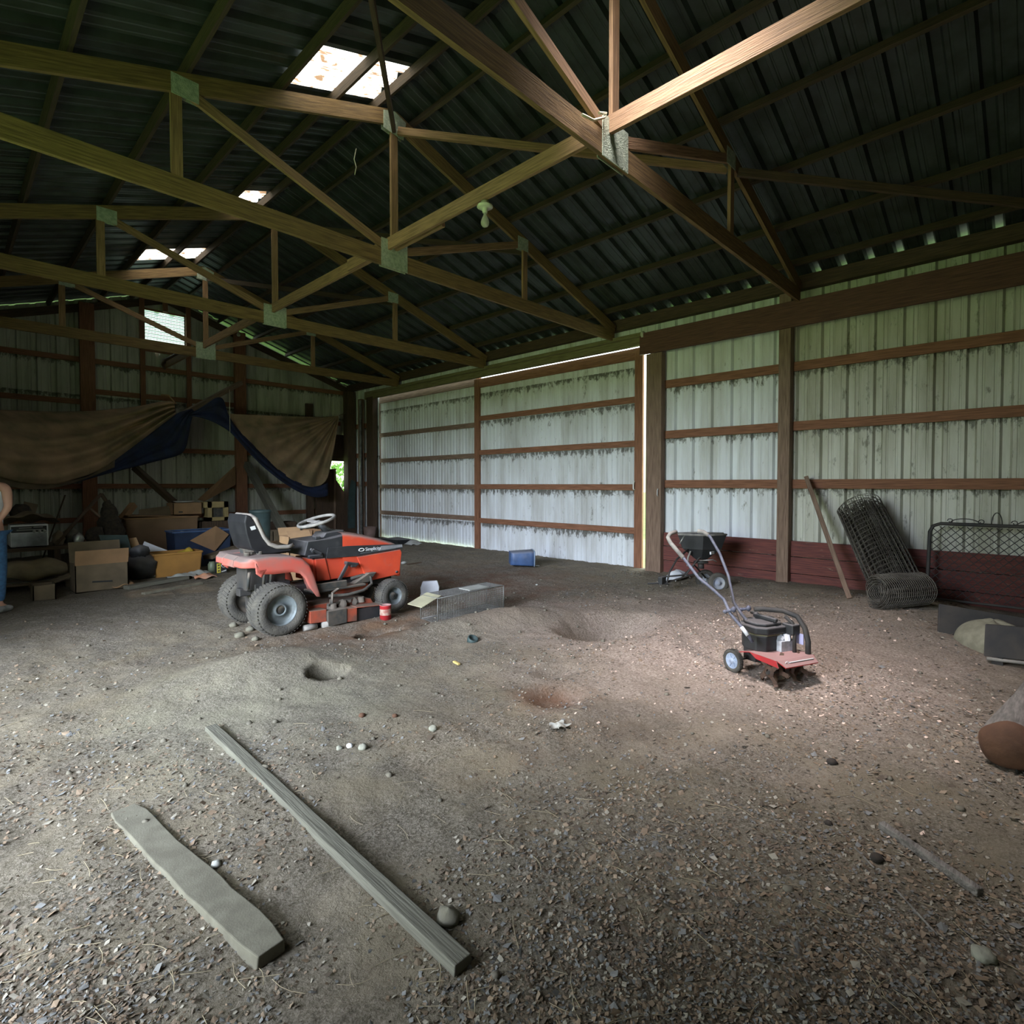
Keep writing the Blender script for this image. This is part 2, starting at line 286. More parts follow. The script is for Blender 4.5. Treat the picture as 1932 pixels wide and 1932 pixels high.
# ------------------------------------------------------------------ mesh builder
class MB:
    def __init__(s): s.v = []; s.f = []; s.uv = []; s.sm = []; s.mi = []; s.m = 0
    def face(s, idx, uv=None, smooth=False):
        s.f.append(tuple(idx)); s.uv.append(uv or [(0, 0)]*len(idx)); s.sm.append(smooth); s.mi.append(s.m)
    def hexa(s, P, uvs=None):
        """P: 8 corners; 0-3 start section (ccw), 4-7 end section"""
        n = len(s.v); s.v += [V(p) for p in P]
        L = (V(P[4])-V(P[0])).length; a = (V(P[1])-V(P[0])).length; b = (V(P[3])-V(P[0])).length; o = random.random()*9; w_ = 0
        for i, wd in ((0, a), (1, b), (2, a), (3, b)):
            j = (i+1) % 4
            s.face((n+i, n+j, n+4+j, n+4+i), [(o, w_), (o, w_+wd), (o+L, w_+wd), (o+L, w_)]); w_ += wd
        s.face((n+3, n+2, n+1, n), [(o, 0), (o, a), (o+.05, a), (o+.05, 0)]); s.face((n+4, n+5, n+6, n+7), [(o, 0), (o, a), (o+.05, a), (o+.05, 0)])
        return s
    def bar(s, p0, p1, w, h, up=(0, 0, 1), taper=1.):
        p0, p1 = V(p0), V(p1); d = (p1-p0).normalized(); up = V(up)
        sd = d.cross(up)
        if sd.length < 1e-4: up = V((0, 1, 0)); sd = d.cross(up)
        sd.normalize(); u2 = sd.cross(d).normalized()
        P = []
        for p, k in ((p0, 1.), (p1, taper)):
            P += [p-sd*w*k/2-u2*h*k/2, p+sd*w*k/2-u2*h*k/2, p+sd*w*k/2+u2*h*k/2, p-sd*w*k/2+u2*h*k/2]
        return s.hexa(P)
    def box(s, lo, hi):
        (x0, y0, z0), (x1, y1, z1) = lo, hi; dx, dy, dz = x1-x0, y1-y0, z1-z0; c = ((x0+x1)/2, (y0+y1)/2, (z0+z1)/2)
        if dx >= dy and dx >= dz: return s.bar((x0, c[1], c[2]), (x1, c[1], c[2]), dy, dz)
        if dy >= dz: return s.bar((c[0], y0, c[2]), (c[0], y1, c[2]), dx, dz)
        return s.bar((c[0], c[1], z0), (c[0], c[1], z1), dx, dy, (0, 1, 0))
    def tube(s, pts, r, n=8, closed=False, cap=True, r2=None):
        pts = [V(p) for p in pts]; k = len(pts); rs = r if isinstance(r, (list, tuple)) else [r]*k
        base = len(s.v); prev = None
        for i, p in enumerate(pts):
            if closed: d = pts[(i+1) % k]-pts[i-1]
            else: d = pts[min(i+1, k-1)]-pts[max(i-1, 0)]
            d.normalize()
            if prev is None:
                a = d.cross(V((0, 0, 1)));
                if a.length < .05: a = d.cross(V((0, 1, 0)))
            else: a = prev-d*prev.dot(d)
            a.normalize(); b = d.cross(a); prev = a
            for j in range(n):
                t = 2*pi*j/n; s.v.append(p+(a*cos(t)+b*sin(t))*rs[i])
        for i in range(k if closed else k-1):
            for j in range(n):
                a0 = base+i*n+j; a1 = base+i*n+(j+1) % n; b0 = base+((i+1) % k)*n+j; b1 = base+((i+1) % k)*n+(j+1) % n
                s.face((a0, a1, b1, b0), [(i*.1, j*.02), (i*.1, j*.02+.02), (i*.1+.1, j*.02+.02), (i*.1+.1, j*.02)], True)
        if cap and not closed:
            s.face([base+j for j in range(n)][::-1]); s.face([base+(k-1)*n+j for j in range(n)])
        return s
    def lathe(s, prof, c=(0, 0, 0), axis='z', n=24, M=None):
        """prof: (radius, height) pairs along axis"""
        base = len(s.v); c = V(c)
        for (r, h) in prof:
            for j in range(n):
                t = 2*pi*j/n
                if axis == 'z': p = V((r*cos(t), r*sin(t), h))
                elif axis == 'y': p = V((r*cos(t), h, r*sin(t)))
                else: p = V((h, r*cos(t), r*sin(t)))
                if M is not None: p = M @ p
                s.v.append(c+p)
        for i in range(len(prof)-1):
            for j in range(n):
                a0 = base+i*n+j; a1 = base+i*n+(j+1) % n
                s.face((a0, a1, a1+n, a0+n), [(j/n, i*.1), ((j+1)/n, i*.1), ((j+1)/n, i*.1+.1), (j/n, i*.1+.1)], True)
        return s
    def prism(s, poly, d0, d1, axis='y', c=(0, 0, 0)):
        """poly in the plane normal to axis: (x,z) for y, (y,z) for x, (x,y) for z"""
        base = len(s.v); c = V(c); n = len(poly)
        for d in (d0, d1):
            for a, b in poly:
                s.v.append(c+V({'y': (a, d, b), 'x': (d, a, b), 'z': (a, b, d)}[axis]))
        for i in range(n):
            j = (i+1) % n; s.face((base+i, base+j, base+n+j, base+n+i), [(0, 0), (.1, 0), (.1, .1), (0, .1)])
        s.face([base+i for i in range(n)][::-1]); s.face([base+n+i for i in range(n)]); return s
    def grid(s, fn, nu, nv, thick=0., smooth=True, wrap=False):
        base = len(s.v)
        for i in range(nu+1):
            for j in range(nv+1): s.v.append(V(fn(i/nu, j/nv)))
        for i in range(nu):
            for j in range(nv):
                a = base+i*(nv+1)+j; s.face((a, a+1, a+nv+2, a+nv+1), [(i/nu, j/nv), (i/nu, (j+1)/nv), ((i+1)/nu, (j+1)/nv), ((i+1)/nu, j/nv)], smooth)
        return s
    def blob(s, c, r, n=10, jit=.12, seed=0, squash=(1, 1, 1)):
        base = len(s.v); c = V(c); m = max(4, n//2)
        for i in range(m+1):
            ph = pi*i/m
            for j in range(n):
                t = 2*pi*j/n; d = V((sin(ph)*cos(t), sin(ph)*sin(t), cos(ph)))
                k = 1+jit*2*noise.noise(d*1.7+V((seed*3.1, seed, 0)))
                s.v.append(c+V((d.x*r*squash[0]*k, d.y*r*squash[1]*k, d.z*r*squash[2]*k)))
        for i in range(m):
            for j in range(n):
                a = base+i*n+j; b = base+i*n+(j+1) % n; s.face((a, a+n, b+n, b), None, True)
        return s
    def build(s, name, m, parent=None, world=True, bevel=0., solid=0., flat=False, sub=0, origin=None, merge=False):
        off = V((0, 0, 0))
        if parent is not None:
            if world:
                q = parent
                while q is not None: off = off+q.location; q = q.parent
        elif s.v:
            if origin is None:
                xs = [p.x for p in s.v]; ys = [p.y for p in s.v]; zs = [p.z for p in s.v]
                off = V(((min(xs)+max(xs))/2, (min(ys)+max(ys))/2, min(zs)))
            else: off = V(origin)
        me = bpy.data.meshes.new(name); me.from_pydata([tuple(p-off) for p in s.v], [], s.f)
        uvl = me.uv_layers.new(name='UVMap'); k = 0
        for fu in s.uv:
            for q in fu: uvl.data[k].uv = q; k += 1
        if not flat: me.polygons.foreach_set('use_smooth', s.sm)
        ms = m if isinstance(m, (list, tuple)) else [m]
        for q in ms: me.materials.append(q)
        if len(ms) > 1: me.polygons.foreach_set('material_index', s.mi)
        me.update()
        o = bpy.data.objects.new(name, me); COL.objects.link(o)
        if merge:
            bm = bmesh.new(); bm.from_mesh(me); bmesh.ops.remove_doubles(bm, verts=bm.verts, dist=1e-4); bmesh.ops.recalc_face_normals(bm, faces=bm.faces); bm.to_mesh(me); bm.free()
        if parent is not None: o.parent = parent
        else: o.location = off
        if solid: q = o.modifiers.new('thickness', 'SOLIDIFY'); q.thickness = solid; q.offset = 0
        if bevel: q = o.modifiers.new('bevel', 'BEVEL'); q.width = bevel; q.segments = 2; q.limit_method = 'ANGLE'
        if sub: q = o.modifiers.new('sub', 'SUBSURF'); q.levels = sub; q.render_levels = sub
        return o
def tag(o, label=None, cat=None, group=None, kind=None):
    if label: o['label'] = label
    if cat: o['category'] = cat
    if group: o['group'] = group
    if kind: o['kind'] = kind
    return o
def thing(name, label, cat, loc=(0, 0, 0), rz=0, group=None):
    o = bpy.data.objects.new(name, None); COL.objects.link(o); o.location = loc; o.rotation_euler = (0, 0, rz); o.empty_display_size = .1
    return tag(o, label, cat, group)
def dup(root, loc, rz=None, label=None):
    r = root.copy(); COL.objects.link(r); r.location = loc
    if rz is not None: r.rotation_euler = (0, 0, rz)
    if label: r['label'] = label
    for ch in list(root.children):
        c = ch.copy(); COL.objects.link(c); c.parent = r
        for g in ch.children:
            d = g.copy(); COL.objects.link(d); d.parent = c
    return r
def text_mesh(name, body, size, m, parent, loc, rot, extrude=.0008):
    cu = bpy.data.curves.new(name, 'FONT'); cu.body = body; cu.size = size; cu.extrude = extrude
    to = bpy.data.objects.new(name+'_curve', cu); COL.objects.link(to)
    dg = bpy.context.evaluated_depsgraph_get(); me = bpy.data.meshes.new_from_object(to.evaluated_get(dg))
    bpy.data.objects.remove(to); me.materials.clear(); me.materials.append(m)
    o = bpy.data.objects.new(name, me); COL.objects.link(o); o.parent = parent; o.location = loc; o.rotation_euler = rot; return o

# ------------------------------------------------------------------ setting
XW, XL, XM = 8.55, -.95, 3.75         # right wall, left wall, ridge line
YB, YF = 15.0, -2.6
def zr(x): return 6.02-abs(x-XM)/3.   # roof sheet height
RP = .315                             # rib pitch
def ribprof(t0, t1, pitch=RP, h=.058, wtop=.07, wbot=.115, phase=0., minor=.006):
    """list of (t, offset)"""
    out = [(t0, 0)]; k = floor((t0-phase)/pitch)-1
    while True:
        c = phase+k*pitch; k += 1
        if c-wbot/2 > t1: break
        pts = [(c-wbot/2, 0), (c-wtop/2, h), (c+wtop/2, h), (c+wbot/2, 0)]
        for q in (1/3., 2/3.):
            m0 = c+pitch*q; pts += [(m0-.014, 0), (m0-.006, minor), (m0+.006, minor), (m0+.014, 0)]
        for p in pts:
            if t0+1e-4 < p[0] < t1-1e-4: out.append(p)
    out.append((t1, 0)); return out
def sheet(mb, prof, pfn):
    """strip of quads between pfn(t, off, 0) and pfn(t, off, 1)"""
    n = len(mb.v)
    for t, o in prof: mb.v.append(V(pfn(t, o, 0))); mb.v.append(V(pfn(t, o, 1)))
    for i in range(len(prof)-1):
        a = n+2*i; mb.face((a, a+2, a+3, a+1), [(0, 0)]*4)
# floor
nx, ny = 320, 520
mb = MB(); x0, x1, y0, y1 = XL, XW+.12, YF, YB+.1
def fl(i, j):
    x = x0+(x1-x0)*i; y = y0+(y1-y0)*j; return (x, y, gz(x, y))
mb.grid(fl, nx, ny); tag(mb.build('floor', m_floor, origin=(0, 0, 0)), kind='structure')
mb = MB(); mb.m = 0
for (a, b, c, d) in ((-60, 90, YB+.1, 120), (-60, 90, -60, YF), (-60, XL, YF, YB+.1), (XW+.12, 90, YF, YB+.1)):
    mb.face([len(mb.v)+k for k in range(4)]); mb.v += [V((a, c, -.06)), V((b, c, -.06)), V((b, d, -.06)), V((a, d, -.06))]
tag(mb.build('ground', m_grass, origin=(0, 0, 0)), kind='structure')
# roof sheets with roof-light gaps; ribs lifted at the eave so daylight shows through them
SKY = [(1.66, 2.36), (4.95, 5.66), (8.56, 9.03), (11.45, 12.12)]
SXR = {1.66: (2.50, 3.56), 4.95: (2.50, 3.56), 8.56: (3.10, 3.54), 11.45: (2.50, 3.56)}
PH = 4.83
def roofside(side):
    mb = MB(); xe = XW+.22 if side > 0 else XL-.22
    def strip(ya, yb, xa, xb):
        n = max(1, int(abs(xb-xa)/1.2))
        for k in range(n):
            p = xa+(xb-xa)*k/n; q = xa+(xb-xa)*(k+1)/n
            sheet(mb, ribprof(ya, yb, phase=PH), lambda t, o, e: ((p, q)[e], t, zr((p, q)[e])+o))
    if side > 0: strip(YF-.2, YB+.25, XM, xe)
    else:
        ys = [YF-.2]+[v for s in SKY for v in s]+[YB+.25]
        for k in range(len(ys)-1):
            if k % 2 == 0: strip(ys[k], ys[k+1], XM, xe)
            else: strip(ys[k], ys[k+1], XM, SXR[ys[k]][1]); strip(ys[k], ys[k+1], SXR[ys[k]][0], xe)
    return mb
ceil_r = tag(roofside(1).build('ceiling', m_roof, origin=(0, 0, 0), solid=.002), kind='structure')
ceil_l = tag(roofside(-1).build('ceiling', m_roof, origin=(0, 0, 0), solid=.002), kind='structure')
# ridge cap
mb = MB(); mb.bar((XM, YF-.2, 6.06), (XM, YB+.25, 6.06), .34, .012); mb.build('ridge_cap', m_roof, ceil_r)
for k, (a, b) in enumerate(SKY):
    mb = MB(); sheet(mb, ribprof(a, b, phase=PH), lambda t, o, e: (SXR[a][e], t, zr(SXR[a][e])+o+.002))
    mb.build('roof_light_panel', m_fibre, ceil_l)
for x in (4.05, 4.9, 5.75, 6.6, 7.42, 8.12):
    mb = MB(); mb.bar((x, YF, zr(x)-.055), (x, YB, zr(x)-.055), .04, .09, (1/3., 0, 1)); mb.build('purlin', m_purlin, ceil_r)
for x in (3.58, 3.06, 2.46, 1.6, .75, -.1, -.65):
    mb = MB(); mb.bar((x, YF, zr(x)-.055), (x, YB, zr(x)-.055), .04, .09, (-1/3., 0, 1)); mb.build('purlin', m_purlin, ceil_l)
# right wall
mb = MB()
def rw(z0, z1): return lambda t, o, e: (XW+o, t, (z0, z1)[e])
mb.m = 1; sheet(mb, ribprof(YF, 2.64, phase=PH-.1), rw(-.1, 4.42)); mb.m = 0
sheet(mb, ribprof(2.64, 4.93, phase=PH-.1), rw(-.1, 4.42))
sheet(mb, ribprof(4.93, 13.5, phase=PH-.1, pitch=.12, h=.018, wtop=.03, wbot=.06, minor=0), rw(3.93, 4.42))
sheet(mb, ribprof(13.5, YB, phase=PH-.1), rw(-.1, 4.42))
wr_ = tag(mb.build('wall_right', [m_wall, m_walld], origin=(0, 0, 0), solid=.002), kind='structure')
for z in GIR:
    mb = MB(); mb.box((XW-.045, YF, z-.065), (XW-.006, 4.75, z+.065)); mb.build('girt', m_girt, wr_)
    mb = MB(); mb.box((XW-.045, 13.6, z-.065), (XW-.006, YB, z+.065)); mb.build('girt', m_girt, wr_)
mb = MB(); mb.box((XW-.12, YF, 4.235), (XW-.004, YB, 4.425)); mb.build('eave_girt', m_dark, wr_)
# skirt boards along right wall
mb = MB()
for k, (a, b) in enumerate(((-.02, .21), (.22, .45), (.46, .68))):
    mb.box((XW-.075-.012*(k == 1), YF, a), (XW-.035, 4.66, b))
tag(mb.build('baseboard_right', m_skirt, bevel=.004), kind='structure')
# left wall with the open doorway
DO0, DO1, DOZ = 1.6, 6.2, 3.42
mb = MB()
def lw(z0, z1): return lambda t, o, e: (XL-o, t, (z0, z1)[e])
sheet(mb, ribprof(YF, DO0), lw(-.1, 4.405)); sheet(mb, ribprof(DO0, DO1), lw(DOZ, 4.405)); sheet(mb, ribprof(DO1, YB), lw(-.1, 4.405))
wl_ = tag(mb.build('wall_left', m_wall, origin=(0, 0, 0), solid=.002), kind='structure')
for z in GIR:
    for a, b in ((YF, DO0), (DO1, YB)):
        mb = MB(); mb.box((XL+.006, a, z-.065), (XL+.045, b, z+.065)); mb.build('girt', m_girt, wl_)
mb = MB(); mb.box((XL+.004, YF, 4.235), (XL+.12, YB, 4.40)); mb.build('eave_girt', m_dark, wl_)
# gable walls
def gable(name, y, sgn, holes, m):
    mb = MB(); xs = sorted({XL, XW, XM}|{h[0] for h in holes}|{h[1] for h in holes})
    for a, b in zip(xs[:-1], xs[1:]):
        zs = [(-.1, None)]
        for h in holes:
            if h[0] <= a+1e-6 and h[1] >= b-1e-6: zs = [(-.1, h[2]), (h[3], None)] if h[2] > -.1 else [(h[3], None)]
        for z0, z1 in zs:
            def pf(t, o, e, z0=z0, z1=z1):
                top = zr(t)-.012-(.085 if (4.9 < t < 7.6 and y > 0) else 0) if z1 is None else z1
                return (t, y+sgn*o, (z0, top)[e])
            sheet(mb, ribprof(a, b, phase=.1), pf)
    return tag(mb.build(name, m, origin=(0, 0, 0), solid=.002), kind='structure')
WIN = (3.32, 4.13, 4.62, 5.52); OPN = (7.42, 8.5, -.1, 2.95)
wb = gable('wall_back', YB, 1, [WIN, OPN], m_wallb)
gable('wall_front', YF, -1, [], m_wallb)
for z, segs in ((4.18, ((XL, 2.1), (2.35, 8.45))), (3.27, ((XL, 2.1), (5.45, 8.2))), (3.52, ((2.35, 5.25),)), (2.30, ((XL, 8.2),)), (1.45, ((XL, 7.4),)), (.72, ((XL, 7.4),))):
    for a, b in segs:
        mb = MB(); mb.box((a, YB-.05, z-.055), (b, YB-.006, z+.055)); mb.build('girt', m_girt if z < 4.3 else m_dark, wb)
for x, z0, z1 in ((3.25, 3.2, 5.78), (4.20, 3.2, 5.78), (3.72, 5.54, 5.9)):
    mb = MB(); mb.box((x-.05, YB-.10, z0), (x+.05, YB-.052, z1)); mb.build('stud', m_girt, wb)
for s in (-1, 1):   # sloping rake boards
    mb = MB(); xe = XW if s > 0 else XL
    mb.bar((XM, YB-.03, zr(XM)-.19), (xe, YB-.03, zr(xe)-.19), .04, .16, (0, 0, 1)); mb.build('rake_board', m_dark, wb)
# gable window : horizontally ribbed translucent panel
w1 = thing('window_1', None, None, (3.72, YB, 4.62)); w1['kind'] = 'structure'
mb = MB(); pr_ = ribprof(WIN[2], WIN[3], pitch=.076, h=.016, wtop=.02, wbot=.05, minor=0)
sheet(mb, pr_, lambda t, o, e: ((WIN[0], WIN[1])[e], YB+o, t)); mb.build('ribbed_pane', m_fibrew, w1)
for a, b, c, d in ((WIN[0]-.03, WIN[1]+.03, WIN[2]-.05, WIN[2]), (WIN[0]-.03, WIN[1]+.03, WIN[3], WIN[3]+.04)):
    mb = MB(); mb.box((a, YB-.04, c), (b, YB-.006, d)); mb.build('window_frame', m_girt, w1)
# boarded corner of the back wall around a broken opening
w2 = thing('window_2', None, None, (7.95, YB, 0)); w2['kind'] = 'structure'
HX0, HX1, HZ0, HZ1 = 7.83, 8.43, 1.05, 2.17
P = lambda u, v: (atY(u, v, YB-.02).x, atY(u, v, YB-.02).z)
mb = MB(); mb.box((7.40, YB-.05, -.1), (HX0, YB-.012, 2.95)); mb.box((HX1, YB-.05, -.1), (8.56, YB-.012, 2.95))
mb.box((HX0, YB-.05, HZ1), (HX1, YB-.012, 2.95)); mb.box((HX0, YB-.05, -.1), (HX1, YB-.012, .86)); mb.build('boarding', m_dark, w2)
mb = MB(); mb.prism([(HX0-.02, .80), (8.44, .80), P(661, 949), P(632, 905), P(632, 884), P(618, 886), (HX0-.02, 1.8)], YB-.085, YB-.055); mb.build('broken_board', m_dark, w2)
mb = MB(); mb.box((7.45, YB-.13, 2.25), (8.5, YB-.052, 2.52)); mb.build('lintel', m_dark, w2)
mb = MB(); mb.bar((atY(631, 885, 14.9)), (atY(632, 1045, 14.9)), .05, .03, (0, 1, 0)); mb.build('stile', m_post, w2)
# header over the right wall and door track
t = thing('header_beam', 'dark reddish header beam running under the eave along the right wall', 'beam', (8.36, 1., 3.70))
mb = MB(); mb.box((8.31, YF, 3.70), (8.355, 5.0, 4.06)); mb.build('beam_plank', m_header, t)
mb = MB(); mb.box((8.40, YF, 3.78), (8.49, 4.97, 4.03)); mb.build('beam_plank', m_header, t)
t = thing('door_track', 'greenish weathered timber carrying the sliding door track', 'door track', (8.4, 9, 3.9))
mb = MB(); mb.box((8.36, 4.97, 3.885), (8.46, 13.9, 4.10)); mb.build('track_beam', m_track, t, bevel=.01)
mb = MB(); mb.bar((8.33, 4.96, 4.045), (8.33, 13.6, 4.045), .07, .07); mb.build('track_rail', m_track, t, bevel=.012)
mb = MB(); mb.lathe([(0, -.02), (.055, -.02), (.055, .015), (0, .015)], (8.33, 4.95, 4.04), 'y', 14); mb.build('rail_end_cap', m_porc, t)
# posts
def post(x, y, sx, sy, z1, label, m=m_post, z0=-.1):
    mb = MB(); mb.box((x-sx/2, y-sy/2, z0), (x+sx/2, y+sy/2, z1)); o = mb.build('wall_post', m, bevel=.006); return tag(o, label, 'post')
post(8.425, 2.68, .15, .16, 4.20, 'square brown post on the right wall beside the leaning board')
post(8.425, 4.755, .13, .29, 3.70, 'broad brown jamb post beside the slit of daylight at the sliding doors')
post(8.43, -.55, .15, .16, 4.20, 'square post on the right wall beyond the iron gate')
post(2.22, 14.86, .26, .12, zr(2.2)-.12, 'dark brown gable post left of the gable window, passing behind the tarp', m_girt)
post(5.35, 14.86, .27, .12, zr(5.35)-.12, 'dark brown gable post standing behind the gap between the two tarp halves', m_girt)
post(8.36, 14.72, .26, .26, 4.2, 'dark post in the back right corner', m_dark)
post(8.42, 13.62, .14, .34, 3.93, 'dark jamb post at the far end of the sliding doors', m_dark)
post(8.40, 14.15, .10, .16, 3.93, 'slim post between the corner post and the far door jamb', m_post)
mb = MB(); mb.box((8.27, 13.98, -.05), (8.33, 14.04, 3.88)); tag(mb.build('pipe', m_steel, bevel=.008), 'pale upright conduit strip in the back right corner', 'pipe')
# sliding doors
def door(name, ya, yb, z0, z1, x, rails, mwood, stiles=.16, top=.2):
    t = thing(name, None, None, (x, (ya+yb)/2, z0)); t['kind'] = 'structure'
    mb = MB(); z0 -= .08; sheet(mb, ribprof(ya+.03, yb-.03, pitch=.115, h=.02, wtop=.03, wbot=.062, minor=0), lambda q, o, e: (x+.045+o, q, (z0, z1)[e])); mb.build('door_sheet', m_door, t, solid=.002)
    for a, b in ((ya, ya+stiles), (yb-stiles, yb)):
        mb = MB(); mb.box((x-.02, a, z0-.02), (x+.03, b, z1)); mb.build('door_stile', m_girt, t)
    mb = MB(); mb.box((x-.012, ya+stiles, z1-top), (x+.028, yb-stiles, z1)); mb.build('top_rail', mwood, t)
    for z in rails:
        mb = MB(); mb.box((x-.008, ya+stiles, z-.055), (x+.026, yb-stiles, z+.055)); mb.build('door_rail', mwood, t)
    return t
dA = door('door_1', 5.095, 9.50, -.03, 3.905, 8.60, (.66, 1.44, 2.22, 3.0), m_girt)
dB = door('door_2', 9.40, 13.75, -.03, 3.98, 8.68, (.69, 1.43, 2.16, 2.88), m_post, .12)
h = atX(1197, 917, 8.56)
mb = MB(); mb.tube([h+V((0, 0, -.07)), h+V((-.04, 0, -.05)), h+V((-.04, 0, .06)), h+V((0, 0, .08))], .012, 8); mb.build('door_handle', m_white, dA)
mb = MB(); q = atX(1241, 928, 8.34); mb.tube([q+V((0, 0, .05)), q+V((-.02, 0, .02)), q+V((-.02, 0, -.05)), q+V((0, 0, -.07))], .008, 6)
tag(mb.build('door_hook', m_white), 'small white door hook on the broad jamb post', 'hook')

# ------------------------------------------------------------------ trusses
def make_truss():
    t = thing('roof_truss', 'brown timber truss with the bare bulb in front of its right half, second from the camera', 'roof truss', (XM, 5.55, 0), 0, None)
    H = 5.98-.115
    def tz(dx): return H-abs(dx)/3.
    def P(name, mb, m): return mb.build(name, m, t, world=False)
    mb = MB(); mb.box((-4.62, -.02, 4.035), (4.6, .02, 4.215)); P('bottom_chord', mb, m_truss)
    for s in (-1, 1):
        mb = MB(); mb.bar((0, 0, H-.085), (s*4.62, 0, tz(4.62)-.085), .04, .165, (0, 0, 1)); P('top_chord', mb, m_truss)
        mb = MB(); mb.bar((s*.1, 0, 4.25), (s*2.22, 0, tz(2.22)-.12), .036, .09, (0, 0, 1)); P('web', mb, m_truss2)
        mb = MB(); mb.bar((s*2.26, 0, 4.2), (s*2.26, 0, tz(2.26)-.14), .09, .036, (0, 1, 0)); P('quarter_strut', mb, m_truss2)
        for d in (-.0225, .0225):
            mb = MB(); mb.box((s*2.2-.1, d-.002, tz(2.2)-.22), (s*2.2+.12, d+.002, tz(2.2)-.04)); P('gusset_plate', mb, m_plate)
    mb = MB(); mb.box((-.045, -.018, 4.2), (.045, .018, H-.15)); P('king_post', mb, m_truss2)
    for d in (-.0235, .0235):
        mb = MB(); mb.box((-.19, d-.003, 4.02), (.17, d+.003, 4.34)); P('gusset_plate', mb, m_plate)
        mb = MB(); mb.prism([(-.15, H-.27), (.12, H-.30), (.16, H-.08), (0, H-.02), (-.15, H-.07)], d-.003, d+.003); P('gusset_plate', mb, m_plate)
    return t
tr = make_truss()
for y, lab in ((2.5, 'brown timber truss nearest the camera, streaked with bird droppings'),
               (8.88, 'brown timber truss with an empty socket hung behind it, third from the camera'),
               (12.2, 'dark timber truss crossing in front of the gable window'),
               (-.6, 'timber truss overhead, beyond the near one at the upper right')):
    dup(tr, (XM, y, 0), None, lab)
tr['label'] = 'brown timber truss passing the larger roof light, second from the camera'
# longitudinal beam on the bottom chords
t = thing('ridge_tie', 'pale timber tie running lengthwise over the middle of the bottom chords', 'beam', (3.68, 6, 4.22))
for a, b in ((YF, 6.45), (5.55, 15.0)):
    x = 3.665 if a < 0 else 3.705
    mb = MB(); mb.box((x-.019, a, 4.222), (x+.019, b, 4.36)); mb.build('tie_plank', m_truss2, t)
a_, b_ = atX(836, 410, 3.75), atX(742, 458, 3.75)
t = thing('splice_board', 'short board nailed beside the lengthwise tie right of the second truss plate', 'board', (3.75, (a_.y+b_.y)/2, 4.18))
mb = MB(); mb.box((3.735, a_.y, 4.235), (3.775, 5.52, 4.30)); mb.build('board_piece', m_truss2, t)
# roof-plane braces
BR = [((3.78, 5.50, 5.62), (6.0, 2.54, 4.92), 'thin brace from the peak of the second truss down to the near truss', m_truss2),
      ((3.72, 5.50, 5.62), (1.4, 2.54, 4.86), 'dark brace rising from the second truss peak towards the upper left', m_dark),
      ((6.1, 2.46, 4.9), (8.3, -.55, 4.2), 'faint dark brace under the right roof above the iron gate', m_dark),
      ((3.78, 8.84, 5.62), (6.0, 5.6, 4.92), 'brace between the second and third trusses under the right roof', m_purlin),
      ((3.78, 12.16, 5.62), (6.0, 8.92, 4.92), 'brace between the third and fourth trusses under the right roof', m_purlin)]
for a, b, lab, m in BR:
    mb = MB(); mb.bar(a, b, .04, .085); tag(mb.build('roof_brace', m), lab, 'brace')
c = [atY(1098, 216, 2.45), atY(1120, 227, 2.45), atY(1140, 222, 2.45), atY(1144, 214, 2.45), atY(1130, 213, 2.45)]
mb = MB(); mb.tube(c, .010, 6); tag(mb.build('cord', m_cord), 'short pale cord looped over the near truss beside its steel plate', 'cord')
c = [atD(672, 280, 6.6), atD(668, 300, 6.6), atD(672, 315, 6.6), atD(669, 330, 6.6)]
mb = MB(); mb.tube(c, .006, 5); tag(mb.build('cord', m_cord), 'thin frayed cord dangling left of the second truss king post', 'cord')
# light sockets with bulbs
def socket(p, label, k=1.):
    t = thing('light_bulb', label, 'light bulb', p)
    mb = MB(); mb.lathe([(0, .035), (.04, .035), (.042, 0), (.075, -.005), (.078, -.02), (.05, -.03), (.03, -.034), (.026, -.06), (.022, -.075), (0, -.075)], (0, 0, 0), 'z', 20); mb.build('socket', m_porc, t, world=False)
    mb = MB(); pts = [(.013, -.07), (.014, -.09), (.022, -.11), (.036, -.14), (.042, -.165), (.038, -.19), (.022, -.207), (0, -.212)]
    mb.lathe(pts, (0, 0, 0), 'z', 20); mb.build('bulb', MATS['glass'], t, world=False); return t
m = mat('glass', (.62, .62, .55), (.5, .5, .44), rough=.12); m.node_tree.nodes['Principled BSDF'].inputs['Alpha'].default_value = .55
q = atX(915, 378, 3.69); socket((q.x, q.y, 4.19), 'clear bulb in a white socket under the lengthwise tie, nearest the camera')
q2 = atX(450, 622, 4.9); socket((q2.x, q2.y, q2.z+.05), 'far white socket and bulb in front of the gable')
mb2 = MB(); mb2.bar((q2.x, q2.y, q2.z+.10), (4.9, q2.y, zr(4.9)-.06), .03, .03, (0, 1, 0)); tag(mb2.build('lamp_stem', m_dark), 'thin dark stem holding the far bulb socket', 'rod')
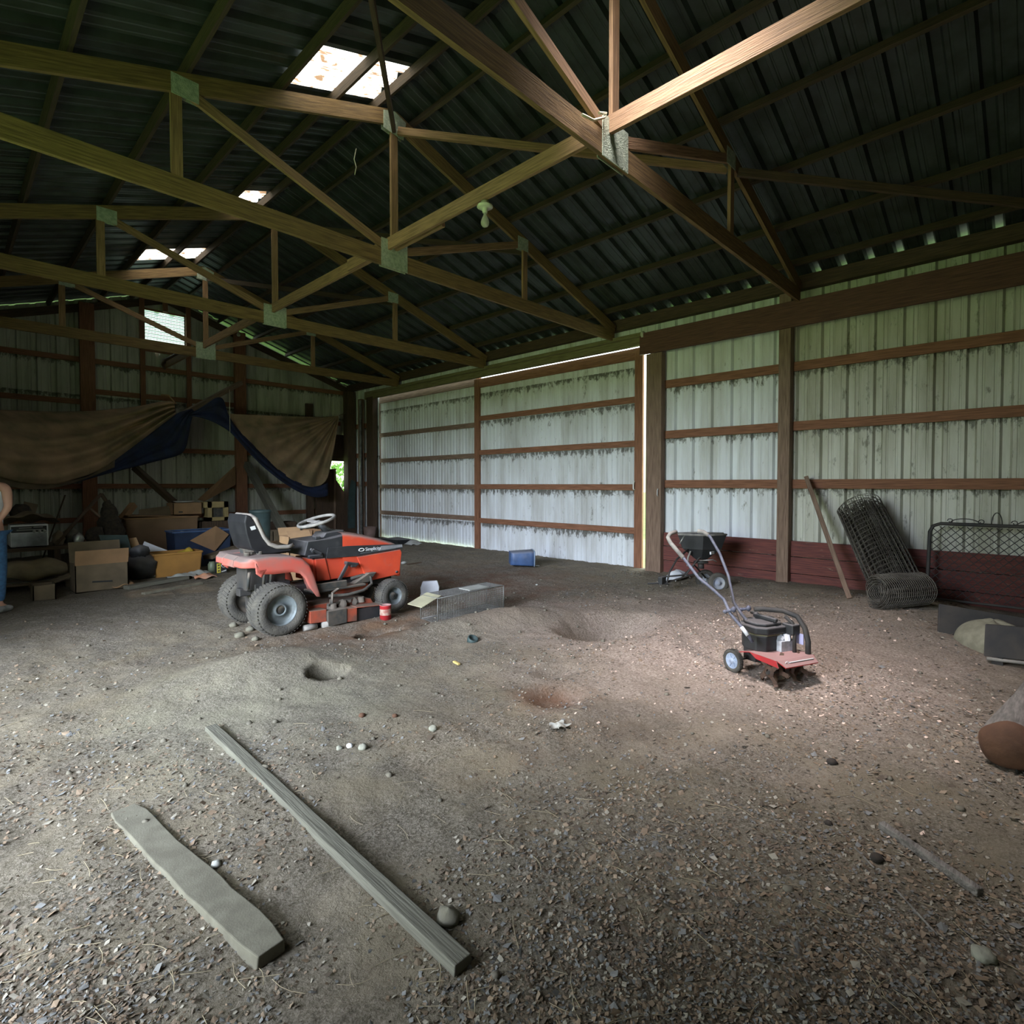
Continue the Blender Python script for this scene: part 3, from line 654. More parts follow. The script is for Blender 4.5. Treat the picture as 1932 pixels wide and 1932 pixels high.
# ------------------------------------------------------------------ riding mower
def tyre(mb, r, wd, rin):
    h = wd/2
    mb.lathe([(rin, -h*.85), (rin+(r-rin)*.25, -h*1.02), (r*.9, -h), (r*.985, -h*.72), (r, 0), (r*.985, h*.72), (r*.9, h), (rin+(r-rin)*.25, h*1.02), (rin, h*.85)], axis='y', n=40)
    n = 44
    for k in range(n):
        for s in (-1, 1):
            pts = []
            for q in range(5):
                f = q/4.; t = 2*pi*(k+f*1.3*(.5 if s > 0 else .5))/n
                y = s*h*(.04+.9*f); rr = r*(1.0-.015*f*f) if f < .8 else r*.965
                pts.append(V((rr*cos(t), y, rr*sin(t))))
            for a, b in zip(pts[:-1], pts[1:]): mb.bar(a, b, r*.07, .006, a.normalized()*1.0)
def rim(mb, r, y):
    s = 1
    mb.lathe([(r*1.06, y-.004), (r*1.05, y+.008), (r*.97, y+.008), (r*.93, y-.03), (r*.82, y-.055), (r*.45, y-.05), (r*.40, y-.02), (r*.30, y-.015), (r*.28, y-.06), (0, y-.06)], axis='y', n=32)
def mower():
    t = thing('riding_mower', 'dusty orange riding lawn mower with black seat', 'riding mower', (2.30, 5.86, .0), .015)
    B = lambda mb, n, m, p=t, **k: mb.build(n, m, p, world=False, **k)
    for x, y, r, wd, rin, rr in ((0, -.37, .257, .28, .15, .135), (0, .42, .257, .28, .15, .135), (1.36, -.36, .19, .16, .10, .092), (1.36, .36, .19, .16, .10, .092)):
        wt = thing('wheel', None, None, (x, y, r-.005)); wt.parent = t; del_keys(wt)
        if y < 0: wt.rotation_euler = (0, 0, pi); 
        mb = MB(); tyre(mb, r, wd, rin); B(mb, 'tyre', m_rubber, wt)
        mb = MB(); rim(mb, rin, wd*.36); rim_back = B(mb, 'rim', m_rim, wt)
        mb = MB(); mb.lathe([(0, wd*.262), (rin*.42, wd*.262), (rin*.40, wd*.15), (0, wd*.15)], axis='y', n=18); mb.lathe([(rin*.99, -wd*.42), (rin*.9, -wd*.30), (.05, -wd*.25), (.04, -wd*.4), (0, -wd*.4)], axis='y', n=28); mb.lathe([(0, wd*.25), (rin*.24, wd*.25), (rin*.22, wd*.12), (0, wd*.12)], axis='y', n=16); B(mb, 'hub', m_mech, wt)
    # chassis, axles
    mb = MB(); mb.box((-.12, -.13, .20), (.25, .13, .48)); mb.box((-.05, -.16, .30), (1.5, .16, .42)); mb.box((-.05, -.3, .21), (.05, .3, .30)); mb.tube([(1.36, -.34, .2), (1.36, 0, .27), (1.36, .34, .2)], .025, 8)
    mb.box((-.20, -.12, .42), (.2, .14, .66)); mb.box((-.24, -.05, .36), (-.12, .05, .44)); B(mb, 'chassis', m_iron, bevel=.01)
    for x_ in (-.2, -.05, .02): mb = MB(); mb.tube([(x_, -.16, .45), (x_, -.2, .62)], .015, 6); B(mb, 'lift_spring', m_mech)
    # hood
    def hood(u, s):
        x = .80+.80*u; top = .965-.20*u**1.4; bot = .60-.02*u; hw = .235-.035*u
        if u > .93: k = (u-.93)/.07; hw -= .045*k; top -= .04*k; x += .015*k
        a = s*2-1; sg = 1 if a > 0 else -1; a = abs(a)
        if a < .5: y = hw*(a/.5)*.86; z = top-.02*(a/.5)**2
        elif a < .62: q = (a-.5)/.12; y = hw*(.86+.14*sin(q*pi/2)); z = top-.02-.035*(1-cos(q*pi/2))
        else: q = (a-.62)/.38; y = hw; z = (top-.055)*(1-q)+bot*q
        return (x, sg*y, z)
    mb = MB(); mb.grid(hood, 24, 48)
    n0 = len(mb.v); 
    mb.prism([(-.155, .60), (.155, .60), (.155, .70), (.14, .74), (-.14, .74), (-.155, .70)], 1.59, 1.625, 'x'); B(mb, 'hood', m_orange, merge=False)
    mb = MB(); mb.prism([(.205*-1, .37), (.205, .37), (.20, .72), (-.20, .72)], 1.545, 1.60, 'x')
    for s in (-1, 1):
        mb.prism([(.98, .665), (1.58, .70), (1.60, .66), (1.565, .395), (1.12, .365)], s*.212, s*.235)
    B(mb, 'front_cowl', m_orange, bevel=.008)
    mb = MB(); mb.box((.46, -.205, .44), (1.1, .205, .69)); mb.prism([(.50, .44), (.66, .44), (.60, .69), (.48, .69)], -.225, -.20); B(mb, 'lower_body', m_orange, bevel=.01)
    for s in (-1, 1):
        mb = MB(); mb.prism([(.60, .685), (1.0, .675), (1.605, .712), (1.60, .765), (.86, .80), (.62, .80)], s*.2345, s*.243); st = B(mb, 'side_stripe', m_black)
    mb = MB(); mb.prism([(1.25, .715), (1.602, .727), (1.598, .758), (1.30, .765)], -.2435, -.2455); B(mb, 'stripe_highlight', mat('dusty_grey_decal', (.30, .30, .31), (.22, .22, .23)))
    mb = MB(); c = V((1.035, -.2455, .742)); mb.tube([c+V((.034*cos(a*pi/8), 0, .016*sin(a*pi/8))) for a in range(16)], .0055, 6, closed=True); B(mb, 'emblem', m_white)
    text_mesh('lettering', 'Simplicity', .055, m_white, t, (1.085, -.2455, .725), (pi/2, 0, .0))
    mb = MB(); mb.bar((1.02, -.2452, .703), (1.50, -.2452, .722), .002, .004, (0, 0, 1)); B(mb, 'pinstripe', m_rim)
    mb = MB(); mb.lathe([(0, 0), (.016, 0), (.016, .01), (0, .01)], (1.52, -.245, .43), 'y', 12); B(mb, 'fastener', m_black)
    # dashboard
    mb = MB(); mb.prism([(.36, .735), (.40, .885), (.66, .90), (.86, .93), (.86, .69), (.58, .685), (.50, .70)], -.225, .225); mb.prism([(.62, .90), (.66, .955), (.88, .975), (.88, .90)], -.13, .13)
    mb.box((.50, -.20, .895), (.56, -.12, .93)); mb.bar((.42, -.235, .80), (.54, -.25, .74), .03, .03); mb.lathe([(0, 0), (.028, 0), (.024, -.03), (0, -.03)], (.45, -.225, .78), 'y', 10); mb.box((.40, -.25, .70), (.56, -.20, .735))
    B(mb, 'dashboard', m_black, bevel=.008)
    mb = MB(); mb.tube([(.78, 0, .93), (.70, 0, 1.0), (.63, 0, 1.06)], [.05, .038, .03], 12); B(mb, 'steering_column', m_black)
    sw = thing('steering_wheel', None, None, (.615, 0, 1.085)); sw.parent = t; del_keys(sw); sw.rotation_euler = (0, radians(-17), 0)
    mb = MB(); mb.tube([(.20*cos(a*pi/20), .20*sin(a*pi/20), 0) for a in range(40)], .017, 10, closed=True); B(mb, 'wheel_rim', m_grey_dust, sw)
    mb = MB(); mb.lathe([(0, .0), (.035, 0), (.045, -.03), (.03, -.05), (0, -.05)], n=14)
    for a in (pi*.5, -pi*.5, pi): mb.bar((.02*cos(a), .02*sin(a), -.015), (.18*cos(a), .18*sin(a), -.004), .055, .012)
    B(mb, 'spokes', m_grey_dust, sw)
    # fender
    top = [(-.33, .69), (-.325, .745), (-.28, .782), (-.1, .79), (.12, .775), (.24, .735), (.315, .665), (.36, .56), (.43, .335)]
    bot = [(-.33, .665), (-.295, .59), (-.27, .635), (-.05, .612), (.13, .612), (.21, .585), (.26, .53), (.30, .44), (.385, .325)]
    mb = MB()
    for s in (-1, 1):
        def tp(u, q, s=s):
            k = u*(len(top)-1); i = min(int(k), len(top)-2); f = k-i
            x = top[i][0]*(1-f)+top[i+1][0]*f; z = top[i][1]*(1-f)+top[i+1][1]*f
            x2 = bot[i][0]*(1-f)+bot[i+1][0]*f; z2 = bot[i][1]*(1-f)+bot[i+1][1]*f
            rc = .20*max(0., (min(q, .85)-.45)/.40)**2*max(0., 1-u*3.2); x += rc; x2 += rc
            if q < .7: return (x, s*(.14+.27*q/.7), z)
            if q < .85: g = (q-.7)/.15; return (x*(1-g*.15)+x2*g*.15, s*(.41+.022*sin(g*pi/2)), z-.018*(1-cos(g*pi/2)))
            g = .15+.85*(q-.85)/.15; return (x*(1-g)+x2*g, s*.434, (z-.018)*(1-g)+z2*g)
        mb.grid(tp, 32, 20)
    mb.prism([(-.33, .68), (-.32, .745), (-.28, .784), (.1, .776), (.1, .74), (-.33, .68)], -.16, .16); B(mb, 'fender', mat('dusty_orange_fender', (.60, .075, .05), (.34, .15, .12), scale=2.2, rough=.7, dust=((.20, .15, .135), 1.)), solid=.006)
    # seat
    mb = MB(); mb.box((-.16, -.16, .775), (.20, .16, .835)); mb.lathe([(0, 0), (.032, 0), (.032, .05), (0, .05)], (-.10, -.2, .775), 'z', 10); mb.lathe([(0, 0), (.032, 0), (.032, .045), (0, .045)], (-.22, -.2, .775), 'z', 10); mb.bar((-.25, -.2, .825), (-.08, -.2, .83), .02, .012); B(mb, 'seat_pan', m_mech, bevel=.008)
    def SX(x): return (x+.385)*.68-.25
    def shell(u, q):
        P_ = [(.36, .835), (.24, .825), (.08, .835), (-.04, .875), (-.125, .955), (-.19, 1.06), (-.25, 1.15), (-.32, 1.195)]
        k = u*(len(P_)-1); i = min(int(k), len(P_)-2); f = k-i
        x = P_[i][0]*(1-f)+P_[i+1][0]*f; z = P_[i][1]*(1-f)+P_[i+1][1]*f
        a = q*2-1; hw = .235 if .1 < u < .85 else (.235-.05*((.1-u)/.1 if u < .1 else (u-.85)/.15))
        bol = .03*(abs(a)**3)
        return (SX(x+bol*(.4+u)*.7), a*hw, z+bol*(1-u))
    mb = MB(); mb.grid(shell, 28, 14); cush = B(mb, 'seat_cushion', mat('dusty_seat_vinyl', (.36, .31, .26), (.24, .22, .20), scale=6., rough=.9), solid=.035, sub=0)
    sp_ = [(-.36, 1.20), (-.30, 1.185), (-.225, 1.10), (-.15, .985), (-.06, .885), (.06, .835), (.3, .822), (.30, .80), (.0, .79), (-.20, .80), (-.30, .86), (-.36, 1.0), (-.385, 1.12)]
    sp_ = [(SX(a), b) for a, b in sp_]; mb = MB(); mb.prism(sp_, -.225, .225); B(mb, 'seat_shell', m_black_shiny, bevel=.02)
    mb = MB(); mb.prism([(SX(a), b) for a, b in ((-.31, 1.075), (-.24, 1.085), (-.225, 1.05), (-.29, 1.04))], -.2275, -.2255); B(mb, 'seat_badge', m_white)
    # footrest, belt, pedal
    mb = MB(); mb.box((.38, -.36, .345), (1.02, .36, .37)); mb.box((.42, -.365, .37), (.78, -.33, .44)); mb.prism([(.9, .37), (1.1, .37), (1.2, .47), (1.1, .47)], -.3, -.2); B(mb, 'footrest', m_mech, bevel=.006)
    mb = MB(); L_ = [(.55+.0, -.38, .30), (.75, -.42, .29), (.95, -.42, .31), (1.08, -.38, .36), (1.12, -.3, .42), (1.05, -.24, .45), (.9, -.24, .43)]; mb.tube(L_, .016, 8); B(mb, 'drive_belt', m_rubber)
    mb = MB(); mb.bar((.74, -.25, .42), (.86, -.26, .62), .03, .035); mb.bar((.82, -.26, .615), (.97, -.26, .585), .07, .035, taper=.8); mb.box((.88, -.29, .56), (.95, -.23, .60)); B(mb, 'brake_pedal', m_black, bevel=.006)
    # mower deck
    mb = MB(); mb.prism([(.26, .09), (1.08, .06), (1.12, .12), (1.08, .19), (.95, .215), (.4, .225), (.28, .20)], -.36, .5); mb.prism([(.28, .07), (.46, .06), (.46, .19), (.28, .20)], -.50, -.34); mb.prism([(.68, .02), (.80, .01), (.80, .155), (.67, .165)], -.53, -.38)
    mb.prism([(.80, .16), (1.13, .135), (1.13, .125), (.80, .148)], -.52, -.2); mb.box((.72, -.24, .27), (1.12, -.12, .35)); B(mb, 'mower_deck', m_deck, bevel=.008)
    mb = MB(); mb.box((.81, -.50, .0), (1.12, -.38, .128)); B(mb, 'discharge_opening', m_black)
    mb = MB(); mb.box((.46, -.54, .02), (.67, -.40, .17)); mb.lathe([(0, 0), (.05, 0), (.05, .05), (.02, .06), (.02, .1), (0, .1)], (.56, -.42, .17), 'z', 12); mb.lathe([(0, 0), (.07, 0), (.07, .03), (0, .03)], (.78, -.32, .19), 'z', 14); mb.tube([(.55, -.44, .2), (.56, -.44, .34), (.64, -.42, .37)], .014, 6)
    mb.bar((.5, -.45, .22), (.98, -.30, .21), .03, .02); mb.lathe([(0, 0), (.04, 0), (.035, .06), (0, .06)], (.95, -.36, .17), 'z', 12); mb.blob((.7, -.4, .19), .05, 8, .2, 3); mb.blob((.88, -.34, .18), .05, 8, .2, 5); mb.box((1.13, -.52, .0), (1.145, -.36, .15))
    B(mb, 'deck_linkage', m_mech, bevel=.004)
    mb = MB(); mb.lathe([(0, -.09), (.035, -.09), (.035, .09), (0, .09)], (.50, -.50, .028), 'x', 12); mb.lathe([(0, -.14), (.032, -.14), (.032, .0), (0, .0)], (.36, -.47, .03), 'x', 12); B(mb, 'deck_roller', m_grey_dust)
    return t
def del_keys(o):
    for k in list(o.keys()): del o[k]
m_grey_dust = mat('dusty_grey_rubber', (.32, .30, .27), (.20, .19, .175), scale=14., rough=.9)
m_black_shiny = mat('black_seat_shell', (.010, .010, .012), (.02, .02, .022), rough=.5)
m_deck = mat('rusty_orange_deck', (.42, .075, .035), (.15, .07, .05), scale=7., rough=.7, dust=((.22, .16, .12), .9))
mower()
# red can beside the front wheel
def can(p, r, h, label, m1, m2):
    t = thing('paint_can', label, 'can', p)
    mb = MB(); mb.lathe([(0, 0), (r, 0), (r, h), (r*1.06, h+.004), (r*1.06, h+.012), (r*.9, h+.012), (r*.88, h), (0, h)], n=20); mb.build('can_body', m1, t, world=False)
    mb = MB(); mb.lathe([(r*1.005, h*.35), (r*1.01, h*.36), (r*1.01, h*.78), (r*1.005, h*.79)], n=20); mb.build('can_label', m2, t, world=False)
p = V((3.40, 5.24, gz(3.40, 5.24)-.005)); can(p, .062, .15, 'small red can with pale label in front of the mower front wheel', m_red, mat('stained_label', (.42, .34, .27), (.30, .1, .08), scale=20.))
# ------------------------------------------------------------------ wire live trap
def wgrid(fn, nu, nv, name, m, parent, th):
    mb = MB(); mb.grid(fn, nu, nv, smooth=False); o = mb.build(name, m, parent)
    w_ = o.modifiers.new('wires', 'WIREFRAME'); w_.thickness = th; w_.use_replace = True; w_.use_even_offset = False; return o
def trap():
    ax, ay, L_, Wd, Hh = 3.63, 4.60, 1.02, .30, .27
    z0 = max(gz(ax, ay), gz(ax+L_, ay))-.01
    z0 = gz(ax+.4, ay+.15)+.01
    t = thing('wire_trap', 'galvanised wire animal trap cage with a paper tag on top', 'animal trap', (ax+L_/2, ay+Wd/2, z0))
    P = lambda x, y, z: V((ax+x, ay+y+.03*x, z0+z))
    for y in (0, Wd): wgrid(lambda u, v, y=y: P(L_*u, y, Hh*v), 42, 11, 'side_mesh', m_galv, t, .0042)
    wgrid(lambda u, v: P(L_*(.12+.88*u), Wd*v, Hh), 38, 12, 'top_mesh', m_galv, t, .0042)
    wgrid(lambda u, v: P(L_*u, Wd*v, .004), 42, 12, 'floor_mesh', m_galv, t, .004)
    wgrid(lambda u, v: P(L_, Wd*u, Hh*v), 12, 11, 'end_mesh', m_galv, t, .004)
    mb = MB()
    for y in (0, Wd):
        for x in (0, L_): mb.tube([P(x, y, 0), P(x, y, Hh)], .006, 6)
        mb.tube([P(0, y, Hh), P(L_, y, Hh)], .005, 6); mb.tube([P(0, y, .004), P(L_, y, .004)], .005, 6)
    mb.tube([P(0, 0, Hh), P(0, Wd, Hh)], .005, 6); mb.build('frame_rod', m_galv, t)
    mb = MB(); mb.hexa([P(-.20, .02, .20), P(.06, .02, .285), P(.06, .27, .285), P(-.20, .27, .20), P(-.20, .02, .206), P(.06, .02, .291), P(.06, .27, .291), P(-.20, .27, .206)]); mb.build('trap_door', m_flap, t)
    mb = MB(); mb.box(tuple(P(.50, .04, Hh+.004)), tuple(P(.80, .22, Hh+.012))); mb.build('paper_tag', m_paperd, t)
m_flap = mat('yellowed_metal', (.42, .40, .27), (.30, .28, .20), rough=.6)
trap()
p = gp(812, 1139)
mb = MB(); mb.prism([(-.12, 0), (.11, .0), (.13, .16), (.10, .25), (-.10, .24), (-.13, .15)], -.02, .02, 'y'); 
for i, q in enumerate(mb.v): mb.v[i] = Matrix.Rotation(-.75, 3, 'Z') @ Matrix.Rotation(-.12, 3, 'X') @ q+V((p.x+.16, p.y+.22, p.z+.01))
tag(mb.build('tub_lid', m_paper, bevel=.012), 'off-white plastic tub lid standing behind the open end of the trap', 'lid')
# ------------------------------------------------------------------ blue tote on its side
p = gp(985, 1068); t = thing('storage_tote', 'blue plastic tote lying on its side by the sliding door', 'storage tote', (p.x, p.y, p.z+.01), -.70)
mb = MB()
def tote(u, q):
    prof = [(.17, .115, -.24), (.17, .115, -.24), (.20, .135, .16)]
    a = 2*pi*q; c_, s_ = cos(a), sin(a); k = 1/max(abs(c_), abs(s_))**.82
    hw = .17+.035*u; hh = .115+.02*u
    return (-.22+.42*u, c_*k*hw, .14+s_*k*hh)
mb.grid(tote, 6, 40); mb.prism([(-.17, .03), (.17, .03), (.17, .25), (-.17, .25)], -.222, -.215, 'x'); mb.build('tote_body', m_bluep, t, world=False, solid=.004)
mb = MB(); mb.tube([V(tote(1, k/40)) for k in range(40)], .012, 6, closed=True); mb.build('tote_rim', mat('pale_blue_rim', (.25, .33, .45), rough=.6), t, world=False)
p = gp(1014, 1068); mb = MB(); mb.lathe([(0, 0), (.035, 0), (.035, .012), (0, .014)], (p.x, p.y, p.z), 'z', 14); tag(mb.build('plastic_disc', m_white), 'small white lid on the dirt right of the blue tote', 'lid')
# ------------------------------------------------------------------ garden tiller
def tiller():
    ox, oy = 4.50, 1.66; rz = atan2(-.92, -.39); z0 = gz(4.4, 1.7)
    t = thing('garden_tiller', 'small garden tiller with black engine and red tine guard', 'tiller', (ox, oy, z0), rz)
    B = lambda mb, n, m, p=t, **k: mb.build(n, m, p, world=False, **k)
    M3 = Matrix.Rotation(-rz, 3, 'Z')
    def loc(u, v, d): return M3 @ (atD(u, v, d)-V((ox, oy, z0)))
    for y in (-.17, .17):
        wt = thing('wheel', None, None, (-.03, y, .087)); wt.parent = t; del_keys(wt)
        if y < 0: wt.rotation_euler = (0, 0, pi)
        mb = MB(); tyre(mb, .09, .042, .062); B(mb, 'tyre', m_rubber, wt)
        mb = MB(); mb.lathe([(.063, .016), (.058, .018), (.05, .008), (.022, .008), (.02, .02), (0, .02)], axis='y', n=24)
        for k in range(6): a = k*pi/3; mb.bar((.02*cos(a), .012, .02*sin(a)), (.055*cos(a), .012, .055*sin(a)), .012, .006, (0, 1, 0))
        B(mb, 'wheel_disc', mat('pale_blue_disc', (.40, .47, .60), (.32, .38, .5), rough=.5), wt)
    mb = MB(); mb.tube([(-.03, -.17, .087), (-.03, .17, .087)], .008, 8); mb.box((-.06, -.03, .08), (.06, .03, .19)); mb.box((.02, -.05, .12), (.3, .05, .2)); B(mb, 'axle_bracket', m_iron)
    # tine guard
    mb = MB(); mb.prism([(-.19, .205), (.19, .205), (.19, .212), (-.19, .212)], .15, .40, 'x')
    mb.hexa([(.40, -.185, .205), (.40, .185, .205), (.40, .185, .212), (.40, -.185, .212), (.46, -.165, .17), (.46, .165, .17), (.46, .165, .177), (.46, -.165, .177)])
    for s in (-1, 1): mb.prism([(.15, .212), (.40, .212), (.42, .165), (.22, .175)], s*.188, s*.194, 'y')
    mb.hexa([(.15, -.19, .206), (.15, .1, .206), (.15, .1, .212), (.15, -.19, .212), (.03, -.17, .17), (.03, .02, .18), (.03, .02, .186), (.03, -.17, .176)]); B(mb, 'tine_guard', m_red)
    mb = MB(); mb.tube([V((.430, -.12+.016*cos(a*pi/6), .199+.009*sin(a*pi/6))) for a in range(12)], .003, 5, closed=True); mb.bar((.430, -.095, .1985), (.430, .15, .1985), .012, .004); B(mb, 'guard_lettering', m_white)
    # tines
    for y in (-.15, -.06, .06, .15):
        mb = MB(); mb.lathe([(.018, -.008), (.045, -.004), (.045, .004), (.018, .008)], (.30, y, .10), 'y', 12)
        for k in range(4):
            a = k*pi/2+y*7; c_ = V((.30, y, .10)); d = V((cos(a), 0, sin(a))); e = V((-sin(a), 0, cos(a)))
            sg = 1 if k % 2 else -1
            mb.bar(c_+d*.03, c_+d*.095+e*.02, .006, .034, e); mb.bar(c_+d*.095+e*.015, c_+d*.118+e*.045+V((0, sg*.035, 0)), .034, .007, d, .7)
        B(mb, 'tine_rotor', mat('rusty_tine_steel', (.13, .075, .05), (.07, .045, .035), scale=20., rough=.85))
    mb = MB(); mb.tube([(.30, -.17, .09), (.30, .17, .09)], .013, 8); mb.box((.27, -.02, .08), (.33, .02, .2)); B(mb, 'tine_shaft', m_iron)
    # engine
    mb = MB(); o8 = [(.17, -.09), (.17, .09), (.11, .15), (-.02, .15), (-.09, .10), (-.09, -.10), (-.02, -.15), (.11, -.15)]
    def o8s(k, dx=.06): return [(a*k+dx, b*k) for a, b in o8]
    mb.prism(o8s(.92), .21, .33, 'z'); B(mb, 'engine_shroud', m_black, bevel=.008)
    mb = MB(); mb.prism(o8s(1.05), .345, .40, 'z'); mb.prism(o8s(.86), .40, .425, 'z'); mb.lathe([(0, 0), (.035, 0), (.03, .02), (0, .022)], (.10, .08, .425), 'z', 14); B(mb, 'engine_cover', m_black, bevel=.012)
    mb = MB(); mb.prism(o8s(.97), .333, .342, 'z'); B(mb, 'engine_seam', mat('olive_trim', (.16, .15, .09), rough=.7))
    mb = MB(); mb.box((.13, .02, .21), (.26, .16, .29)); mb.blob((.20, .06, .30), .045, 10, .1, 2); mb.lathe([(0, 0), (.03, 0), (.03, .05), (0, .05)], (.24, .10, .29), 'z', 10); B(mb, 'carburettor', mat('pale_cast_metal', (.55, .58, .62), (.35, .36, .38), scale=18., rough=.6), bevel=.008)
    mb = MB(); mb.box((.20, .09, .34), (.30, .17, .42)); mb.box((.0, .0, .43), (.22, .03, .46)); mb.box((-.05, .02, .44), (.02, .05, .465)); B(mb, 'fuel_tank', m_black, bevel=.008)
    mb = MB(); mb.box((.27, .165, .27), (.33, .172, .35)); B(mb, 'engine_label', mat('pale_violet_label', (.5, .5, .75), rough=.6))
    mb = MB(); mb.tube([(.37, .17, .19), (.36, .18, .30), (.33, .18, .40), (.27, .17, .475), (.18, .12, .505), (.08, .02, .505), (.04, -.03, .50)], .020, 10); mb.tube([(.30, .11, .2), (.29, .12, .34), (.27, .12, .43), (.22, .1, .47)], .014, 8); B(mb, 'carry_handle', m_iron)
    # handlebars
    Lp = [(1420, 1212, 4.12), (1408, 1193, 4.14), (1378, 1158, 4.25), (1366, 1131, 4.35), (1345, 1112, 4.42), (1318, 1090, 4.5), (1290, 1053, 4.66), (1265, 1024, 4.8), (1260, 1014, 4.84), (1264, 1007, 4.87), (1276, 1003, 4.9)]
    Rp = [(1425, 1190, 4.30), (1415, 1178, 4.32), (1400, 1160, 4.38), (1384, 1136, 4.45), (1379, 1110, 4.52), (1374, 1086, 4.6), (1358, 1044, 4.76), (1340, 1013, 4.9), (1330, 1004, 4.95), (1318, 1001, 4.98)]
    mb = MB(); mb.tube([loc(*q) for q in Lp], .0125, 8); B(mb, 'handlebar', m_bluegrey)
    mb = MB(); mb.tube([loc(*q) for q in Rp], .0125, 8); B(mb, 'handlebar', m_bluegrey)
    mb = MB(); mb.tube([loc(*q) for q in Lp[-5:]], .018, 8); mb.tube([loc(1316, 1002, 4.98), loc(1326, 1003, 4.96), loc(1337, 1010, 4.92)], .018, 8); B(mb, 'hand_grip', m_grey_dust)
    for q, q2 in (((1368, 1154, 4.27), (1384, 1150, 4.24)), ((1398, 1150, 4.42), (1412, 1148, 4.38))):
        mb = MB(); a, b = loc(*q), loc(*q2); mb.tube([a, b], .012, 8); mb.blob(b, .022, 8, .25, 4); mb.blob(a, .018, 8, .2, 2); B(mb, 'adjusting_knob', m_bluegrey)
    mb = MB(); mb.tube([loc(1370, 1080, 4.62), loc(1384, 1140, 4.40), loc(1398, 1180, 4.25), loc(1408, 1200, 4.18)], .004, 5); B(mb, 'throttle_cable', m_iron)
    mb = MB(); a, b = loc(1399, 1183, 4.16), loc(1411, 1199, 4.12); mb.tube([a, b], .0145, 8); B(mb, 'handle_label', m_paper)
tiller()
# ------------------------------------------------------------------ broadcast spreader
def spreader():
    g = gp(1357, 1115); t = thing('broadcast_spreader', 'push spreader with black hopper beside the jamb post', 'spreader', (g.x, g.y, g.z))
    D = 7.75
    c = atD(1323, 1010, D+.05); Wx = V((RT[0], RT[1], 0)); Fx = V((FW[0], FW[1], 0))
    zt = c.z+.02; zb = zt-.36
    def ring(k, z, off=0): 
        cc = V((c.x, c.y, z))+Wx*off
        return [cc+Wx*a*k+Fx*b*k for a, b in ((-.34, -.05), (-.04, -.20), (.32, -.10), (.34, .08), (.02, .22), (-.30, .12))]
    A_, B_, C_ = ring(1, zt), ring(.80, zt-.20), ring(.22, zb, -.0)
    def tierm(mb, R0, R1):
        n = len(mb.v); mb.v += R0+R1
        for i in range(6): j = (i+1) % 6; mb.face((n+i, n+j, n+6+j, n+6+i))
    mb = MB(); tierm(mb, A_, B_); tierm(mb, B_, C_); mb.build('hopper', m_black, t, solid=.006)
    mb = MB(); mb.tube(A_, .014, 6, closed=True); mb.build('hopper_rim', m_grey_dust, t)
    mb = MB(); bc = sum(C_, V((0, 0, 0)))/6; mb.lathe([(0, 0), (.10, 0), (.10, .02), (0, .03)], bc+V((0, 0, -.05)), 'z', 16); mb.lathe([(0, 0), (.045, 0), (.04, .08), (0, .08)], bc+V((0, 0, -.13)), 'z', 12); mb.build('spinner', m_iron, t)
    mb = MB(); q = atD(1342, 1043, D-.28); mb.box((q.x-.05, q.y-.02, q.z-.018), (q.x+.05, q.y, q.z+.018)); mb.build('hopper_label', m_white, t)
    ax1, ax0 = atD(1355, 1100, D-.12), atD(1331, 1093, D+.30)
    for a, m in ((ax1, m_grey_dust), (ax0, m_grey_dust)):
        d = (ax1-ax0).normalized(); R3 = V((0, 1, 0)).rotation_difference(d).to_matrix()
        mb = MB(); mb.lathe([(.085, -.03), (.125, -.035), (.142, -.02), (.142, .02), (.125, .035), (.085, .03)], a, 'y', 28, R3); mb.build('wheel', m_rubber, t)
        mb = MB(); mb.lathe([(.09, .028), (.08, .03), (.07, .01), (.03, .012), (.025, .035), (0, .035)], a, 'y', 20, R3); mb.lathe([(.09, -.028), (.08, -.03), (.07, -.01), (.03, -.012), (.025, -.035), (0, -.035)], a, 'y', 20, R3); mb.build('wheel_disc', mat('dusty_blue_disc', (.25, .28, .36), (.38, .38, .38), scale=20.), t)
    mb = MB(); mb.tube([ax0, ax1], .012, 8); mb.build('axle', m_steel, t)
    T = lambda pts, r=.0125: MB().tube([atD(*q) for q in pts], r, 8)
    T([(1355, 1098, D-.05), (1330, 1078, D), (1300, 1086, D-.05), (1257, 1099, D-.2), (1243, 1096, D-.2)]).build('push_frame', m_iron, t)
    T([(1331, 1090, D+.2), (1310, 1066, D+.1), (1290, 1085, D), (1243, 1089, D)]).build('push_frame', m_iron, t)
    T([(1258, 1101, D-.25), (1263, 1080, D-.2), (1277, 1055, D-.1), (1300, 1035, D)]).build('leg_stand', m_iron, t)
    T([(1294, 1084, D-.1), (1318, 1054, D), (1330, 1045, D)]).build('brace', m_iron, t)
    T([(1297, 1068, D-.1), (1298, 1052, D-.05), (1303, 1040, D-.05)]).build('brace', m_grey_dust, t)
    T([(1320, 1058, D-.05), (1345, 1056, D-.1), (1352, 1060, D-.1)], .008).build('control_rod', m_steel, t)
    T([(1282, 1026, D-.3), (1292, 1010, D-.3)], .010).build('lever', m_steel, t)
    mb = MB(); q = atD(1250, 1095, D-.25); mb.box((q.x-.07, q.y-.03, q.z-.05), (q.x+.05, q.y+.03, q.z+.05)); mb.tube([atD(1222, 1101, D-.3), atD(1243, 1100, D-.28), atD(1262, 1102, D-.25)], .012, 6); mb.build('control_box', m_black, t, bevel=.01)
spreader()
q = gp(1283, 1094); q = V((7.75, 4.0, gz(7.75, 4.0)))
